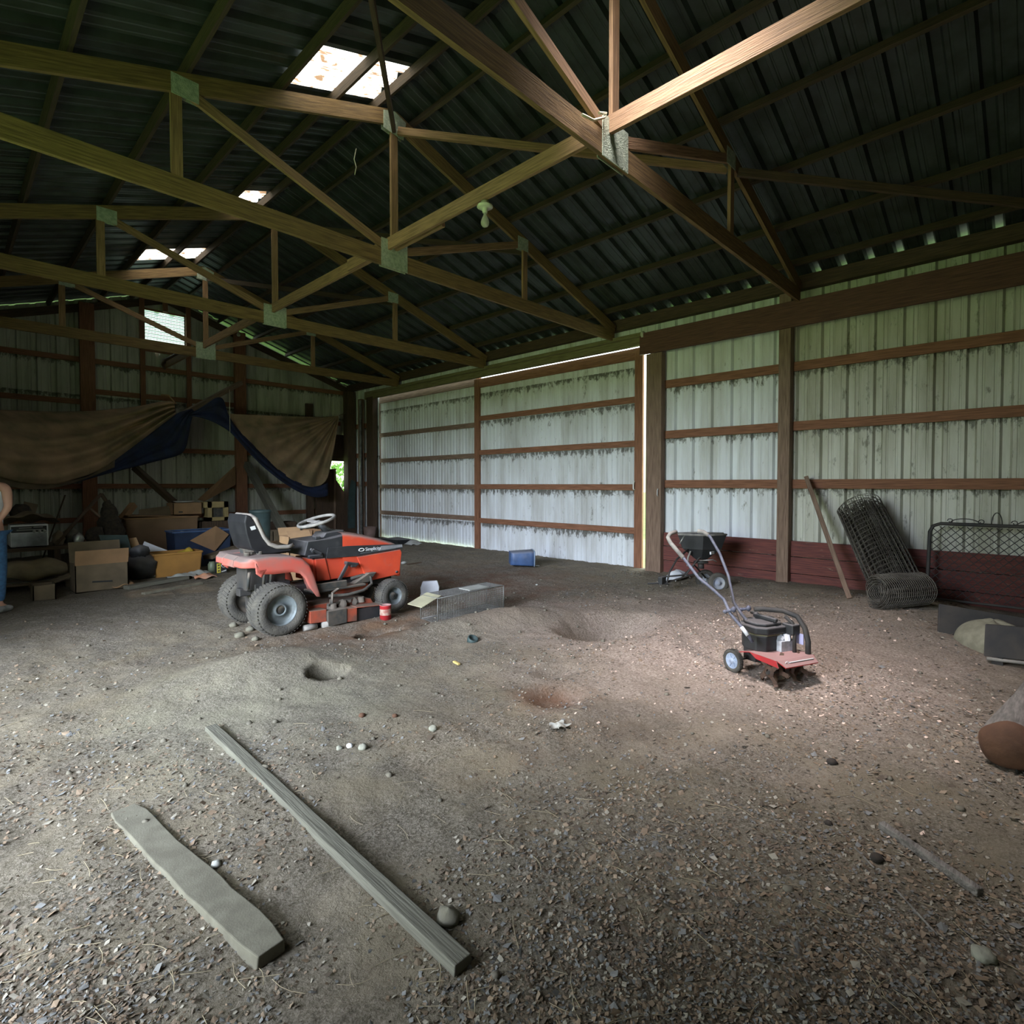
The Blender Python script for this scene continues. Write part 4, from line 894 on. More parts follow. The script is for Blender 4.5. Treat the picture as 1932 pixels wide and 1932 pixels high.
mb = MB(); mb.grid(lambda u, v: (q.x+.5*u-.22+.03*sin(v*9), q.y-.10+.22*v, q.z+.02+.13*sin(pi*u)*sin(pi*(v*.8+.1))+.02*sin(17*u+5*v)), 16, 10)
tag(mb.build('feed_bag', m_paper, solid=.006), 'crumpled white bag on the ground behind the spreader legs', 'bag')
# ------------------------------------------------------------------ right-hand corner
a, b = atX(1522, 903, 8.40), gp(1604, 1128); b.z -= .03
mb = MB(); mb.bar(b, a, .055, .14, (1, .3, 0)); tag(mb.build('leaning_board', m_post, bevel=.006), 'long brown board leaning on the right wall beside the wire roll', 'board')
def wire_roll(base, top, r, label, turns=6, seed=0):
    t = thing('wire_fence_roll', label, 'fence roll', base); base, top = V(base), V(top); d = top-base; L_ = d.length; R3 = V((0, 0, 1)).rotation_difference(d).to_matrix()
    for k in range(turns):
        rr = r*(1-.11*k); ph = k*.37+seed
        mb = MB()
        def f(u, v, rr=rr, ph=ph):
            a = 2*pi*u+ph; w_ = 1+.05*sin(3*a+k)+.03*sin(5*v+k)
            return base+R3 @ V((rr*w_*cos(a), rr*w_*sin(a)*.85, L_*v+.03*sin(a*2+k)))
        mb.grid(f, 26 if k < 3 else 18, 22, smooth=False); o = mb.build('wire_layer', m_wire, t, merge=True)
        w_ = o.modifiers.new('wires', 'WIREFRAME'); w_.thickness = .010; w_.use_even_offset = False
    return t
b0 = gp(1672, 1128); b0 = V((7.75, 1.60, gz(7.75, 1.6)))
zt = 1.38
top = atX(1618, 955, 8.16)
wire_roll(V((7.74, 1.16, gz(7.74, 1.16)-.01)), top, .30, 'tall roll of rusty wire fencing leaning on the right wall', 7)
l0 = V((6.98, 1.28, gz(6.98, 1.28)+.18)); l1 = V((7.32, .92, gz(7.3, .9)+.20))
wire_roll(l0, l1, .20, 'squat second bundle of wire fencing at the foot of the tall roll', 5, 1.)
def gate():
    x = 8.02; ya = atX(1750, 1000, x).y; yb = -.45; zt = 1.03; z0 = gz(x, .8)
    t = thing('garden_gate', 'old iron garden gate with diamond mesh and scroll top', 'gate', (x, (ya+yb)/2, z0))
    r = .10
    def X(z): return x+.22*(z/1.1)
    pts = [(X(0), ya, z0-.02), (X(.5), ya, .5), (X(zt-r), ya, zt-r), (X(zt), ya-.03, zt-.03), (X(zt), ya-r, zt), (X(zt), yb+r, zt), (X(zt), yb+.03, zt-.03), (X(zt), yb, zt-r), (X(0), yb, gz(x, yb)-.02)]
    mb = MB(); mb.tube(pts, .020, 8); mb.tube([(X(.12), ya, .16), (X(.12), yb, .16)], .014, 8); mb.build('frame_tube', m_iron, t)
    mb = MB(); s = .085; zlo, zhi = .18, zt-.03; W_ = ya-yb
    k = -int((zhi-zlo)/s)-1
    while k*s < W_:
        for sg in (1, -1):
            P_ = []
            for (yy, zz) in ((k*s, 0.), (k*s+(zhi-zlo), zhi-zlo)):
                P_.append((yy, zz))
            (a0, b0_), (a1, b1_) = P_
            lo = max(0, -a0); hi = min(zhi-zlo, W_-a0)
            if hi > lo:
                y0_, y1_ = a0+lo, a0+hi
                if sg < 0: y0_, y1_ = W_-y0_, W_-y1_
                n = max(2, int((hi-lo)/(s/2)))
                mb.tube([(X(zlo+lo+(hi-lo)*q/n)+.006*sg*(-1)**q, ya-(y0_+(y1_-y0_)*q/n), zlo+lo+(hi-lo)*q/n) for q in range(n+1)], .0042, 4)
        k += 1
    mb.build('diamond_mesh', m_iron, t)
    mb = MB()
    for c, w_, h_ in ((.32, .13, .05), (.60, .045, .13), (.90, .13, .05)):
        y = ya-c
        mb.tube([(X(zt), y+w_*cos(a*pi/10), zt+.015+h_*sin(a*pi/10)) for a in range(11)], .006, 6)
    for c in (.19, .47, .75, 1.02):
        y = ya-c; mb.tube([(X(zt), y+.03*cos(a*pi/4)*(1-a*.07), zt+.035+.03*sin(a*pi/4)*(1-a*.07)) for a in range(9)], .005, 5)
    mb.build('scroll_top', m_iron, t)
gate()
def board3(name, P4, th, m, label, cat, nrm=None):
    """flat plate through four points with thickness"""
    P4 = [V(p) for p in P4]; n = (P4[1]-P4[0]).cross(P4[3]-P4[0]).normalized() if nrm is None else V(nrm)
    mb = MB(); mb.hexa([P4[0], P4[1], P4[1]+n*th, P4[0]+n*th, P4[3], P4[2], P4[2]+n*th, P4[3]+n*th]); return tag(mb.build(name, m, bevel=.004), label, cat)
g0, g1 = gp(1768, 1190), gp(1908, 1210)
g1 = V((g0.x+.20, g0.y-.60, 0)); g1.z = gz(g1.x, g1.y)
board3('steel_plate', [g0+V((0, 0, -.02)), g1+V((0, 0, -.02)), g1+V((.05, 0, .25)), g0+V((.05, 0, .25))], .03, m_iron, 'dark rectangular panel standing behind the dusty sack', 'panel')
c = gp(1850, 1218); c = V((6.52, .30, gz(6.52, .30)))
mb = MB()
mb.grid(lambda u, v: (c.x+.30*cos(2*pi*u)*sin(pi*v/2)*(1+.06*sin(5*u*pi)), c.y+.28*sin(2*pi*u)*sin(pi*v/2), c.z-.03+.26*cos(pi*v/2)**.8+.01*sin(9*u*pi)), 36, 14)
tag(mb.build('sack', m_clay), 'rounded dusty grey sack between the two dark panels at right', 'sack')
t = thing('metal_tray', 'dark metal tray propped at the far end of the log', 'tray', (5.85, .17, gz(5.85, .17)))
g = V((5.95, .33, gz(5.9, .3)+.05)); g2 = V((6.05, -.25, g.z+.02))
mb = MB(); mb.hexa([g, g2, g2+V((.03, 0, .005)), g+V((.03, 0, .005)), g+V((.10, 0, .25)), g2+V((.10, 0, .25)), g2+V((.13, 0, .25)), g+V((.13, 0, .25))]); mb.build('tray_panel', m_iron, t, bevel=.008)
mb = MB(); mb.tube([g+V((-.01, -.02, -.01)), (g+g2)/2+V((-.012, 0, -.015)), g2+V((-.01, 0, 0))], .014, 8); mb.build('tray_lip', m_grey_dust, t)
mb = MB(); mb.box((g.x+.0, g.y-.12, g.z-.08), (g.x+.06, g.y-.05, g.z+.01)); mb.build('tray_foot', m_iron, t)
# log
def log():
    a = V((3.86, .10, gz(3.86, .1)+.125)); b = V((5.85, -.20, gz(5.85, -.2)+.14)); d = (b-a).normalized(); s_ = d.cross(V((0, 0, 1))).normalized(); u_ = s_.cross(d)
    t = thing('log', 'thick grey log with a reddish rounded end at the right edge', 'log', (a.x, a.y, a.z-.13))
    L_ = (b-a).length
    def f(u, v):
        an = 2*pi*v; r = .132*(1+.05*sin(2*an+u*3)+.03*sin(5*an+u*9))*(1+.12*u)
        return a+d*(L_*u)+s_*cos(an)*r+u_*sin(an)*r*.95
    mb = MB(); mb.grid(f, 20, 30); mb.build('bark', m_bark, t)
    def e(u, v):
        an = 2*pi*v; r = .132*(1+.05*sin(2*an)+.03*sin(5*an))*sin(u*pi/2)
        return a-d*(.07*cos(u*pi/2))+s_*cos(an)*r+u_*sin(an)*r*.95
    mb = MB(); mb.grid(e, 8, 30); mb.build('cut_end', m_sawn, t)
log()
p = gp(1930, 1462); mb = MB(); mb.tube([p+V((.0, .02, .0)), p+V((.0, .03, .05)), p+V((.03, .0, .10)), p+V((.08, -.04, .06)), p+V((.1, -.05, 0))], .006, 6); tag(mb.build('wire_loop', m_iron), 'bent wire loop on the ground by the log end', 'wire')
# ------------------------------------------------------------------ planks and sticks on the near floor
def plank(name, a, b, wd, th, m, label, cat, bury=0., wob=0., n=14, roundend=False):
    a, b = V(a), V(b); d = b-a; d.z = 0; L_ = d.length; d.normalize(); s_ = V((-d.y, d.x, 0))
    zs = max(gz(*(a+d*(L_*k/10)).xy)-a.z*(1-k/10)-b.z*(k/10) for k in range(11))
    mb = MB(); sec = []
    for k in range(n+1):
        u = k/n; c_ = a.lerp(b, u); c_.z += th*.5-bury*(1-u)
        w_ = wd*(1+wob*noise.noise(V((u*6, 2.2, 1)))); off = s_*wob*.25*wd*noise.noise(V((u*4, 7, 1)))
        if roundend and k in (0, n): w_ *= .72
        sec.append([c_+off-s_*w_/2-V((0, 0, th/2)), c_+off+s_*w_/2-V((0, 0, th/2)), c_+off+s_*w_/2*.9+V((0, 0, th/2)), c_+off-s_*w_/2*.9+V((0, 0, th/2))])
    base = len(mb.v)
    for q in sec: mb.v += q
    for k in range(n):
        for i in range(4):
            j = (i+1) % 4; x = base+4*k
            mb.face((x+i, x+j, x+4+j, x+4+i), [(k*L_/n, i*wd), (k*L_/n, i*wd+wd), ((k+1)*L_/n, i*wd+wd), ((k+1)*L_/n, i*wd)])
    mb.face([base+i for i in range(4)][::-1]); mb.face([base+4*n+i for i in range(4)])
    return tag(mb.build(name, m, bevel=.004), label, cat)
plank('long_board', gp(398, 1375)+V((0, 0, .0)), gp(874, 1832)+V((0, 0, .0)), .072, .036, m_grey, 'long thin grey board lying across the near floor', 'board', bury=.012)
plank('dusty_plank', gp(232, 1530), gp(512, 1815), .135, .045, m_dusty, 'short wide dust-covered plank, left of the long board', 'plank', bury=.03, wob=.22, roundend=True)
plank('half_buried_stick', gp(1662, 1562), gp(1850, 1692), .035, .03, m_bark, 'dark stick half buried in the chips at lower right', 'stick', bury=.0)
plank('thin_stick', gp(1690, 1680), gp(1770, 1768), .008, .008, m_bark, 'thin twig parallel to the half buried stick, nearer the camera', 'stick')
plank('thin_stick', gp(1612, 1600), gp(1650, 1640), .008, .008, m_bark, 'short thin twig left of the half buried stick', 'stick')
p = gp(890, 1194); mb = MB(); mb.lathe([(0, .0), (.05, 0), (.052, .045), (.04, .05), (.036, .02), (0, .02)], p+V((0, 0, -.004)), 'z', 18, Matrix.Rotation(.5, 3, 'X')); tag(mb.build('rubber_cap', m_green), 'round dark green rubber cap on the dirt in front of the trap', 'cap')
p = gp(862, 1254); mb = MB(); mb.bar(p+V((-.005, -.035, .012)), p+V((.01, .05, .012)), .022, .016); tag(mb.build('wood_block', m_yel, bevel=.003), 'small yellow wood offcut on the dirt mound', 'wood offcut')
p = gp(1055, 1372); mb = MB(); mb.grid(lambda u, v: (p.x-.05+.1*u+.015*sin(9*v), p.y-.04+.08*v+.012*sin(11*u), p.z+.012+.012*sin(7*u)*cos(6*v)), 8, 8); tag(mb.build('paper_scrap', m_paperd), 'torn pale paper scrap below the small dug hole', 'paper scrap')
for (u, v, r, m, lab) in ((1855, 1808, .032, m_stone, 'smooth pale stone at the lower right corner'), (817, 1377, .026, m_stone, 'pale greenish stone left of the paper scrap'),
    (660, 1409, .020, m_white, 'white pebble above the long board'), (685, 1413, .026, m_stone, 'flat grey stone right of the white pebble'), (640, 1414, .018, m_stone, 'small dull stone left of the white pebble'),
    (846, 1738, .042, m_dusty, 'round dirt clod touching the long board near its front end'), (1570, 1441, .026, m_clod, 'round black clod on the bright shavings'),
    (1655, 1623, .024, m_clod, 'black clod left of the half buried stick'), (1563, 1555, .016, m_clod, 'small black clod below the bright shavings'), (745, 1352, .018, m_sawn, 'reddish clod right of the first hole'),
    (683, 1352, .022, m_sawn, 'reddish-brown clod on the left mound'), (472, 1190, .045, m_dusty, 'grey rubble lump behind the near rear tyre'), (452, 1202, .05, m_dusty, 'larger grey rubble lump left of the near rear tyre'),
    (440, 1182, .04, m_dusty, 'grey rubble lump between the two rear tyres'), (482, 1208, .035, m_dusty, 'small rubble lump under the near rear tyre tread'), (408, 1634, .02, m_paperd, 'white chip of bark beside the dusty plank'),
    (1013, 1104, .02, m_paperd, 'small white scrap on the dirt in front of the blue tote'), (1380, 1126, .012, m_white, 'tiny white fleck beyond the tiller')):
    p = gp(u, v); mb = MB(); mb.blob(p+V((0, 0, r*.35)), r, 12, .16, u % 17, (1, 1, .7)); tag(mb.build('stone' if m in (m_stone, m_white) else 'clod', m), lab, 'stone' if m in (m_stone, m_white) else 'clod')
# ------------------------------------------------------------------ junk along the back wall
def crate(name, label, cat, u0, v0, u1, v1, y, dep, m, z0=None, zt=None, taper=0., rot=0., lid=None, group=None, openb=.0, rim_=None, th=.012):
    """open-topped box whose near face spans the given photo rectangle at distance y"""
    a, b = atY(u0, v1, y), atY(u1, v1, y); top = atY((u0+u1)/2, v0, y).z if zt is None else zt
    if z0 is None: z0 = gz((a.x+b.x)/2, y+dep/2)-.01
    W_ = b.x-a.x; H_ = top-z0
    t = thing(name, label, cat, ((a.x+b.x)/2, y+dep/2, z0), rot, group)
    mb = MB(); k = 1-taper; w2, d2 = W_/2, dep/2
    def pt(sx, sy, z): q = 1 if z > 0 else k; return V((sx*w2*q, sy*d2*q, z*H_))
    c4 = [(-1, -1), (1, -1), (1, 1), (-1, 1)]
    for i in range(4):
        p, q = c4[i], c4[(i+1) % 4]; n = V((-(p[0]+q[0])/2, -(p[1]+q[1])/2, 0)).normalized()*th
        P0, P1, P2, P3 = pt(*p, 0), pt(*q, 0), pt(*q, 1), pt(*p, 1)
        mb.hexa([P0, P1, P1+n, P0+n, P3, P2, P2+n, P3+n])
    mb.hexa([pt(-1, -1, 0), pt(1, -1, 0), pt(1, 1, 0), pt(-1, 1, 0)]+[q+V((0, 0, th)) for q in (pt(-1, -1, 0), pt(1, -1, 0), pt(1, 1, 0), pt(-1, 1, 0))])
    mb.build('box_body' if rim_ is None else 'tub_body', m, t, world=False)
    if rim_:
        mb = MB()
        for i in range(4):
            p, q = pt(*c4[i], 1), pt(*c4[(i+1) % 4], 1); mb.bar(p*1.0+V((0, 0, 0)), q, .035, .03)
        mb.build('tub_rim', rim_, t, world=False, bevel=.006)
    if lid:
        for (side, ang, ln, mm) in lid:     # flaps: side 0 near, 1 right, 2 far, 3 left
            p, q = pt(*c4[side], 1), pt(*c4[(side+1) % 4], 1); n = V(((p.x+q.x)/2, (p.y+q.y)/2, 0)).normalized()
            e = n*cos(ang)*ln+V((0, 0, sin(ang)*ln)); tn = e.normalized().cross((q-p).normalized())*.006
            mb = MB(); mb.hexa([p, q, q+tn, p+tn, p+e, q+e, q+e+tn, p+e+tn]); mb.build('flap', mm, t, world=False)
    return t
def slab(name, P4, th, m, label, cat, group=None): o = board3(name, P4, th, m, label, cat); return o
def Yp(u, v, y): return atY(u, v, y)
# dark open carton in front
crate('cardboard_box', 'dark open carton with handle slots standing nearest the camera in the junk pile', 'cardboard box', 142, 1064, 243, 1112, 9.45, .45, m_card2, lid=[(0, 1.35, .21, m_card), (2, 1.2, .3, m_card2)])
mb = MB(); a = atY(174, 1098, 9.44); b = atY(212, 1096, 9.44); mb.bar(a, b, .004, .022, (0, 0, 1))
tag(mb.build('tape_strip', m_black), 'black slot strip low on the front of the dark open carton', 'tape')
p = V((2.35, 10.05, gz(2.35, 10.05)))
p = atY(270, 1090, 9.9); p.z = gz(p.x, p.y)
mb = MB(); mb.blob((p.x, p.y+.2, p.z+.20), .24, 20, .14, 5, (1.0, .8, .85)); mb.blob((p.x, p.y+.18, p.z+.42), .13, 14, .16, 6, (1, .8, .9)); tag(mb.build('trash_bag', m_black), 'black plastic bag slumped between the dark carton and the amber bin', 'bag')
t = crate('storage_bin', 'amber plastic bin full of odds and ends, in front of the junk pile', 'storage bin', 291, 1044, 382, 1088, 10.0, .42, m_amber, taper=.10, rim_=m_amber)
mb = MB(); a = atY(358, 1048, 10.15); mb.grid(lambda u, v: (a.x-.18+.36*u, a.y+.3*v, a.z-.02+.13*sin(pi*u)*sin(pi*v)+.02*sin(13*u)), 12, 8); tag(mb.build('yellow_bag', mat('yellow_plastic', (.55, .38, .04), (.45, .30, .04)), solid=.004), 'yellow plastic bag poking out of the amber bin', 'bag')
mb = MB(); a = atY(318, 1048, 10.15); mb.grid(lambda u, v: (a.x-.22+.44*u, a.y+.25*v, a.z-.05+.06*sin(pi*u)*sin(pi*v)+.02*sin(17*u)), 12, 8); tag(mb.build('cloth', m_card2, solid=.004), 'brown rag heaped in the amber bin, left of the yellow bag', 'cloth')
slab('cardboard_sheet', [Yp(260, 1072, 10.30), Yp(280, 1070, 10.30), Yp(257, 1014, 10.45), Yp(243, 1016, 10.45)], .006, m_card3, 'bright tan cardboard flap standing above the black bag', 'cardboard')
slab('white_panel', [Yp(283, 1043, 10.45), Yp(318, 1040, 10.45), Yp(272, 1022, 10.55), Yp(268, 1032, 10.55)], .012, m_paper, 'white slanting panel above the amber bin', 'panel')
slab('painted_board', [Yp(196, 1040, 10.2), Yp(248, 1040, 10.2), Yp(240, 1010, 10.3), Yp(186, 1010, 10.3)], .02, m_green, 'dark greenish panel leaning behind the dark open carton', 'panel')
big = crate('storage_crate', 'large brown tapered crate at the back of the junk pile', 'crate', 238, 977, 375, 1063, 12.0, .8, mat('brown_crate', (.25, .15, .085), (.19, .115, .065), scale=2.5, rough=.7), taper=.08, rim_=m_card)
zt_ = atY(300, 977, 12.0).z
slab('crate_cover', [Yp(242, 976.5, 12.0)+V((0, .02, .017)), Yp(374, 976.5, 12.0)+V((0, .02, .017)), Yp(374, 976.5, 12.0)+V((0, .75, .017)), Yp(242, 976.5, 12.0)+V((0, .75, .017))], .014, m_card, 'flat cardboard cover lying on the large brown crate', 'cardboard')
zt_ += .034
crate('cardboard_box', 'closed tan carton with a white dish on it, atop the large brown crate', 'cardboard box', 327, 949, 382, 977, 12.1, .45, m_card, z0=zt_, lid=[(0, pi-.02, .22, m_card), (2, pi-.02, .22, m_card)])
c_ = atY(353, 949, 12.1); mb = MB(); mb.lathe([(0, 0), (.14, 0), (.19, .025), (.195, .03), (.14, .010), (0, .010)], (c_.x, c_.y+.2, c_.z+.008), 'z', 24); tag(mb.build('dish', m_white), 'white dish lying on the closed tan carton', 'dish')
mb = MB(); a = atY(341, 966, 12.09); mb.box((a.x-.035, a.y-.004, a.z-.012), (a.x+.035, a.y, a.z+.012)); tag(mb.build('hand_hole', m_black), 'dark hand hole mark on the closed tan carton', 'hand hole')
slab('cardboard_sheet', [Yp(262, 976, 12.25)+V((0, 0, .01)), Yp(326, 976, 12.25)+V((0, 0, .01)), Yp(324, 954, 12.4), Yp(262, 962, 12.4)], .01, m_card2, 'brown slanted cardboard leaning left of the closed tan carton', 'cardboard')
# yellow wooden frame box on the stand
st = crate('wooden_stand', 'low dark stand under the yellowish framed case', 'stand', 380, 984, 440, 1040, 12.0, .5, m_dark, zt=atY(405, 983, 12.0).z-.005)
t = thing('framed_case', 'yellowish wooden case with a dark square opening', 'wooden case', atY(407, 983, 12.05))
a, b, c, d = atY(392, 983, 12.05), atY(431, 983, 12.05), atY(431, 946, 12.05), atY(400, 955, 12.05)
x0, x1, z0, z1 = a.x, b.x, a.z, c.z
for nm, q in (('frame_side', (x0, x0+.08, z0, z1)), ('frame_side', (x1-.08, x1, z0, z1)), ('frame_rail', (x0, x1, z0, z0+.07)), ('frame_rail', (x0-.06, x1, z1-.12, z1))):
    mb = MB(); mb.box((q[0], 12.05, q[2]), (q[1], 12.3, q[3])); mb.build(nm, mat('yellow_pine', (.36, .27, .12), (.27, .2, .09), **W), t)
mb = MB(); mb.box((x0+.05, 12.12, z0+.05), (x1-.05, 12.16, z1-.1)); mb.build('back_panel', m_mech, t)
# blue tub with junk
m_navy = mat('navy_plastic', (.022, .04, .09), (.015, .025, .055), rough=.5)
blue = crate('blue_tub', 'dark blue plastic tub of scrap behind the amber bin', 'tub', 328, 1002, 437, 1045, 11.0, .5, m_navy, taper=.08, rim_=m_bluep)
for i, (u, v, r, m) in enumerate(((345, 1010, .10, m_steel), (352, 1016, .08, m_iron), (340, 1020, .07, m_bluep))):
    a = atY(u, v, 11.1); mb = MB(); mb.blob(a+V((0, .06, -.04)), r, 12, .25, i+3); tag(mb.build('scrap_metal', m), ('grey metal scrap lump at the top of the blue tub', 'dark iron scrap lump in the blue tub', 'small blue lump at the near side of the blue tub')[i], 'scrap metal')
slab('cardboard_sheet', [Yp(358, 1020, 10.95), Yp(405, 1040, 10.96), Yp(432, 1008, 10.97), Yp(407, 992, 10.9)], .008, m_card, 'creased cardboard sheet thrown over the blue tub', 'cardboard')
slab('cardboard_flap', [Yp(382, 1048, 10.45), Yp(384, 1055, 10.45), Yp(440, 1036, 10.6), Yp(438, 1030, 10.6)], .25, m_card2, 'flat brown cardboard lying right of the amber bin', 'cardboard')
# bottle, jar, litter
def bottle():
    p = atY(417, 1083, 9.9); p.z = gz(p.x, p.y); t = thing('oil_bottle', 'black bottle with a yellow label beside the mower rear tyre', 'bottle', p)
    zt = atY(417, 1055, 9.9).z-p.z
    mb = MB(); mb.prism([(-.085, 0), (.085, 0), (.085, zt*.72), (.04, zt*.9), (.04, zt), (-.04, zt), (-.085, zt*.82)], -.04, .04); mb.build('bottle_body', m_black, t, world=False, bevel=.01)
    mb = MB(); mb.box((-.078, -.044, zt*.05), (-.018, -.0405, zt*.74)); mb.build('yellow_label', m_yellow, t, world=False)
    for k in range(3):
        mb = MB(); mb.bar((-.062, -.046, zt*(.18+.2*k)), (-.034, -.046, zt*(.22+.2*k)), .002, .02, (0, 0, 1)); mb.build('label_mark', m_iron, t, world=False)
    mb = MB(); mb.tube([V((.03+.035*cos(a*pi/6), -.045, zt*.55+.028*sin(a*pi/6))) for a in range(12)], .006, 5, closed=True); mb.bar((-.005, -.043, zt*.12), (.07, -.043, zt*.2), .003, .016, (0, 0, 1)); mb.build('emblem', m_white, t, world=False)
    mb = MB(); mb.lathe([(0, 0), (.022, 0), (.022, .035), (0, .035)], (-.01, 0, zt), 'z', 12); mb.build('bottle_cap', m_white, t, world=False)
bottle()
p = atY(400, 1080, 10.1); p.z = gz(p.x, p.y); mb = MB(); mb.lathe([(0, 0), (.06, 0), (.062, .15), (.045, .17), (.045, .19), (0, .19)], p, 'z', 16); tag(mb.build('jar', mat('dull_green_glass', (.20, .24, .16), rough=.4)), 'dull greenish jar left of the oil bottle', 'jar')
for i, (u, v, w_, m, lab) in enumerate(((375, 1086, .17, m_paperd, 'crumpled off-white paper on the ground in front of the amber bin'), (388, 1091, .15, m_orangep, 'crumpled orange cloth beside the off-white paper'),
        (345, 1092, .2, m_paperd, 'flat pale scrap on the end of the floor plank'), (232, 1108, .14, m_card, 'tan paper scrap at the foot of the dark open carton'), (268, 1090, .22, m_grey, 'crumpled grey-green rag below the black bag'))):
    p = gp(u, v); mb = MB(); mb.grid(lambda a, b: (p.x-w_+2*w_*a, p.y-.08+.2*b, p.z+.03+.05*sin(pi*a)*sin(pi*b)+.02*sin(9*a+i)*cos(8*b)), 12, 8); tag(mb.build(('paper', 'cloth', 'paper', 'paper', 'cloth')[i], m, solid=.006), lab, ('paper', 'cloth', 'paper', 'paper', 'cloth')[i])
a, b = gp(238, 1112), gp(352, 1092); plank('floor_plank', a, b, .14, .05, m_grey, 'greyish plank lying on the ground in front of the amber bin', 'plank')
a, b = gp(270, 1122), gp(380, 1102); plank('floor_plank', a, b, .08, .03, m_dusty, 'thin dusty strip of wood on the dirt, nearest the camera of the two by the amber bin', 'plank')
# work bench with the toaster oven
def bench():
    x0, x1 = atY(-40, 1035, 10.9).x, atY(236, 1035, 10.9).x; zt = atY(100, 1030, 10.9).z
    t = thing('work_bench', 'long low dark bench with a metal edge carrying the toaster oven', 'bench', ((x0+x1)/2, 11.2, 0))
    mb = MB(); mb.box((x0, 10.9, zt-.06), (x1, 11.7, zt-.005)); mb.build('bench_top', m_dark, t)
    mb = MB(); mb.box((x0+1., 10.885, zt-.055), (x1-.05, 10.898, zt-.012)); mb.build('metal_edge', m_steel, t)
    for x in (x0+.05, (x0+x1)/2, x1-.06):
        for y in (10.95, 11.62):
            mb = MB(); mb.box((x-.04, y-.04, gz(x, y)-.02), (x+.04, y+.04, zt-.06)); mb.build('leg', m_dark, t)
    return zt
zb = bench()
def oven():
    a, b = atY(20, 1030, 10.93), atY(92, 1030, 10.93); z1 = atY(50, 990, 10.93).z; z0 = zb; Wd = b.x-a.x; H_ = z1-z0
    t = thing('toaster_oven', 'white-topped toaster oven with a dusty glass door on the dark bench', 'oven', ((a.x+b.x)/2, 11.1, z0))
    L = lambda x, z: V((a.x+x*Wd, 10.93, z0+z*H_))
    mb = MB(); mb.box((a.x, 10.935, z0+.012), (b.x, 11.35, z1)); mb.build('oven_body', m_white, t, bevel=.008)
    mb = MB(); mb.box((a.x+.01, 10.925, z0+.66*H_), (b.x-.02, 10.934, z0+.93*H_)); mb.build('control_panel', m_black, t)
    mb = MB(); mb.box((a.x+.01, 10.925, z0+.05*H_), (b.x-.02, 10.934, z0+.62*H_)); mb.build('glass_door', mat('dusty_oven_glass', (.52, .55, .58), (.16, .17, .18), scale=3., rough=.4), t)
    for (xa, xb, z) in ((.22, .55, .86), (.6, .85, .88), (.16, .9, .77)):
        mb = MB(); p, q = L(xa, z), L(xb, z); mb.bar(p+V((0, -.008, 0)), q+V((0, -.008, 0)), .003, .012, (0, 0, 1)); mb.build('vent_slot', m_paperd, t)
    for k in (.62, .76, .9):
        mb = MB(); p = L(k, .69); mb.lathe([(0, 0), (.022, 0), (.018, -.02), (0, -.02)], p+V((0, -.006, 0)), 'y', 12); mb.build('knob', m_paperd, t)
    for x in (a.x+.04, b.x-.04):
        mb = MB(); mb.box((x-.02, 10.96, z0-.004), (x+.02, 11.3, z0+.014)); mb.build('foot', m_black, t)
    return z1, a.x, b.x
zo, oxa, oxb = oven()
mb = MB(); mb.grid(lambda u, v: (oxa-.1+(oxb-oxa+.25)*u, 10.98+.35*v, zo+.02+.16*sin(pi*min(1, u*1.05))**.5*sin(pi*(v*.8+.2))**.6+.02*sin(15*u+3*v)), 24, 10); tag(mb.build('brown_blanket', m_card2, solid=.006), 'brown cloth heaped on top of the toaster oven', 'cloth')
slab('cardboard_sheet', [Yp(42, 970, 11.5), Yp(66, 972, 11.5), Yp(72, 952, 11.55), Yp(45, 946, 11.55)], .012, m_card2, 'small dark cardboard square sticking up behind the toaster oven', 'cardboard')
mb = MB(); p = atY(38, 966, 11.5); mb.blob(p, .13, 14, .2, 9); tag(mb.build('dark_bundle', m_clod), 'dark bundle left of the small cardboard square', 'bundle')
for i, (u0, v0, u1, v1, y, m, lab) in enumerate(((116, 980, 150, 1010, 11.3, m_mech, 'dark lumpy machine part on the bench right of the oven'), (98, 1000, 122, 1028, 11.1, m_card2, 'brown bundle beside the oven on the bench'),
        (137, 1000, 158, 1022, 11.1, m_steel, 'dull grey metal bowl on the bench'), (160, 990, 196, 1022, 11.3, m_clod, 'black lumpy bundle at the middle of the bench'))):
    a, b = atY(u0, v1, y), atY(u1, v0, y); c_ = (a+b)/2; c_.z = zb+(b.z-a.z)/2-.02
    mb = MB(); rr = (b.x-a.x)/2; mb.blob(c_, rr, 16, .22, i*3+1, (1, .7, (b.z-a.z)/2/rr*1.05)); tag(mb.build(('machine_part', 'cloth_bundle', 'metal_bowl', 'dark_bundle')[i], m), lab, ('machine part', 'bundle', 'bowl', 'bundle')[i])
# pallet with sack under the bench
def pallet():
    a, b = atY(-10, 1112, 10.05), atY(140, 1112, 10.05); z = gz(a.x, 10.1)-.01
    t = thing('wooden_pallet', 'wooden pallet on the dirt below the tan sack', 'pallet', ((a.x+b.x)/2, 10.3, z))
    for k in range(3):
        x = a.x+.05+(b.x-a.x-.1)*k/2; mb = MB(); mb.box((x-.05, 10.02, z), (x+.05, 10.7, z+.11)); mb.build('runner', m_card2, t)
    for k in range(4):
        y = 10.05+.2*k; mb = MB(); mb.box((a.x, y-.07, z+.112), (b.x, y+.07, z+.135)); mb.build('deck_board', m_grey if k % 2 else m_card2, t)
    return z+.135, a.x, b.x
zp, pa, pb = pallet()
mb = MB(); mb.grid(lambda u, v: (pa+.1+(pb-pa-.15)*u, 10.33+.27*cos(2*pi*v)*sin(pi*min(.97, u*.9+.05))**.35, zp+.15+.145*sin(2*pi*v)*sin(pi*min(.97, u*.9+.05))**.35+.02*sin(11*u)), 24, 20)
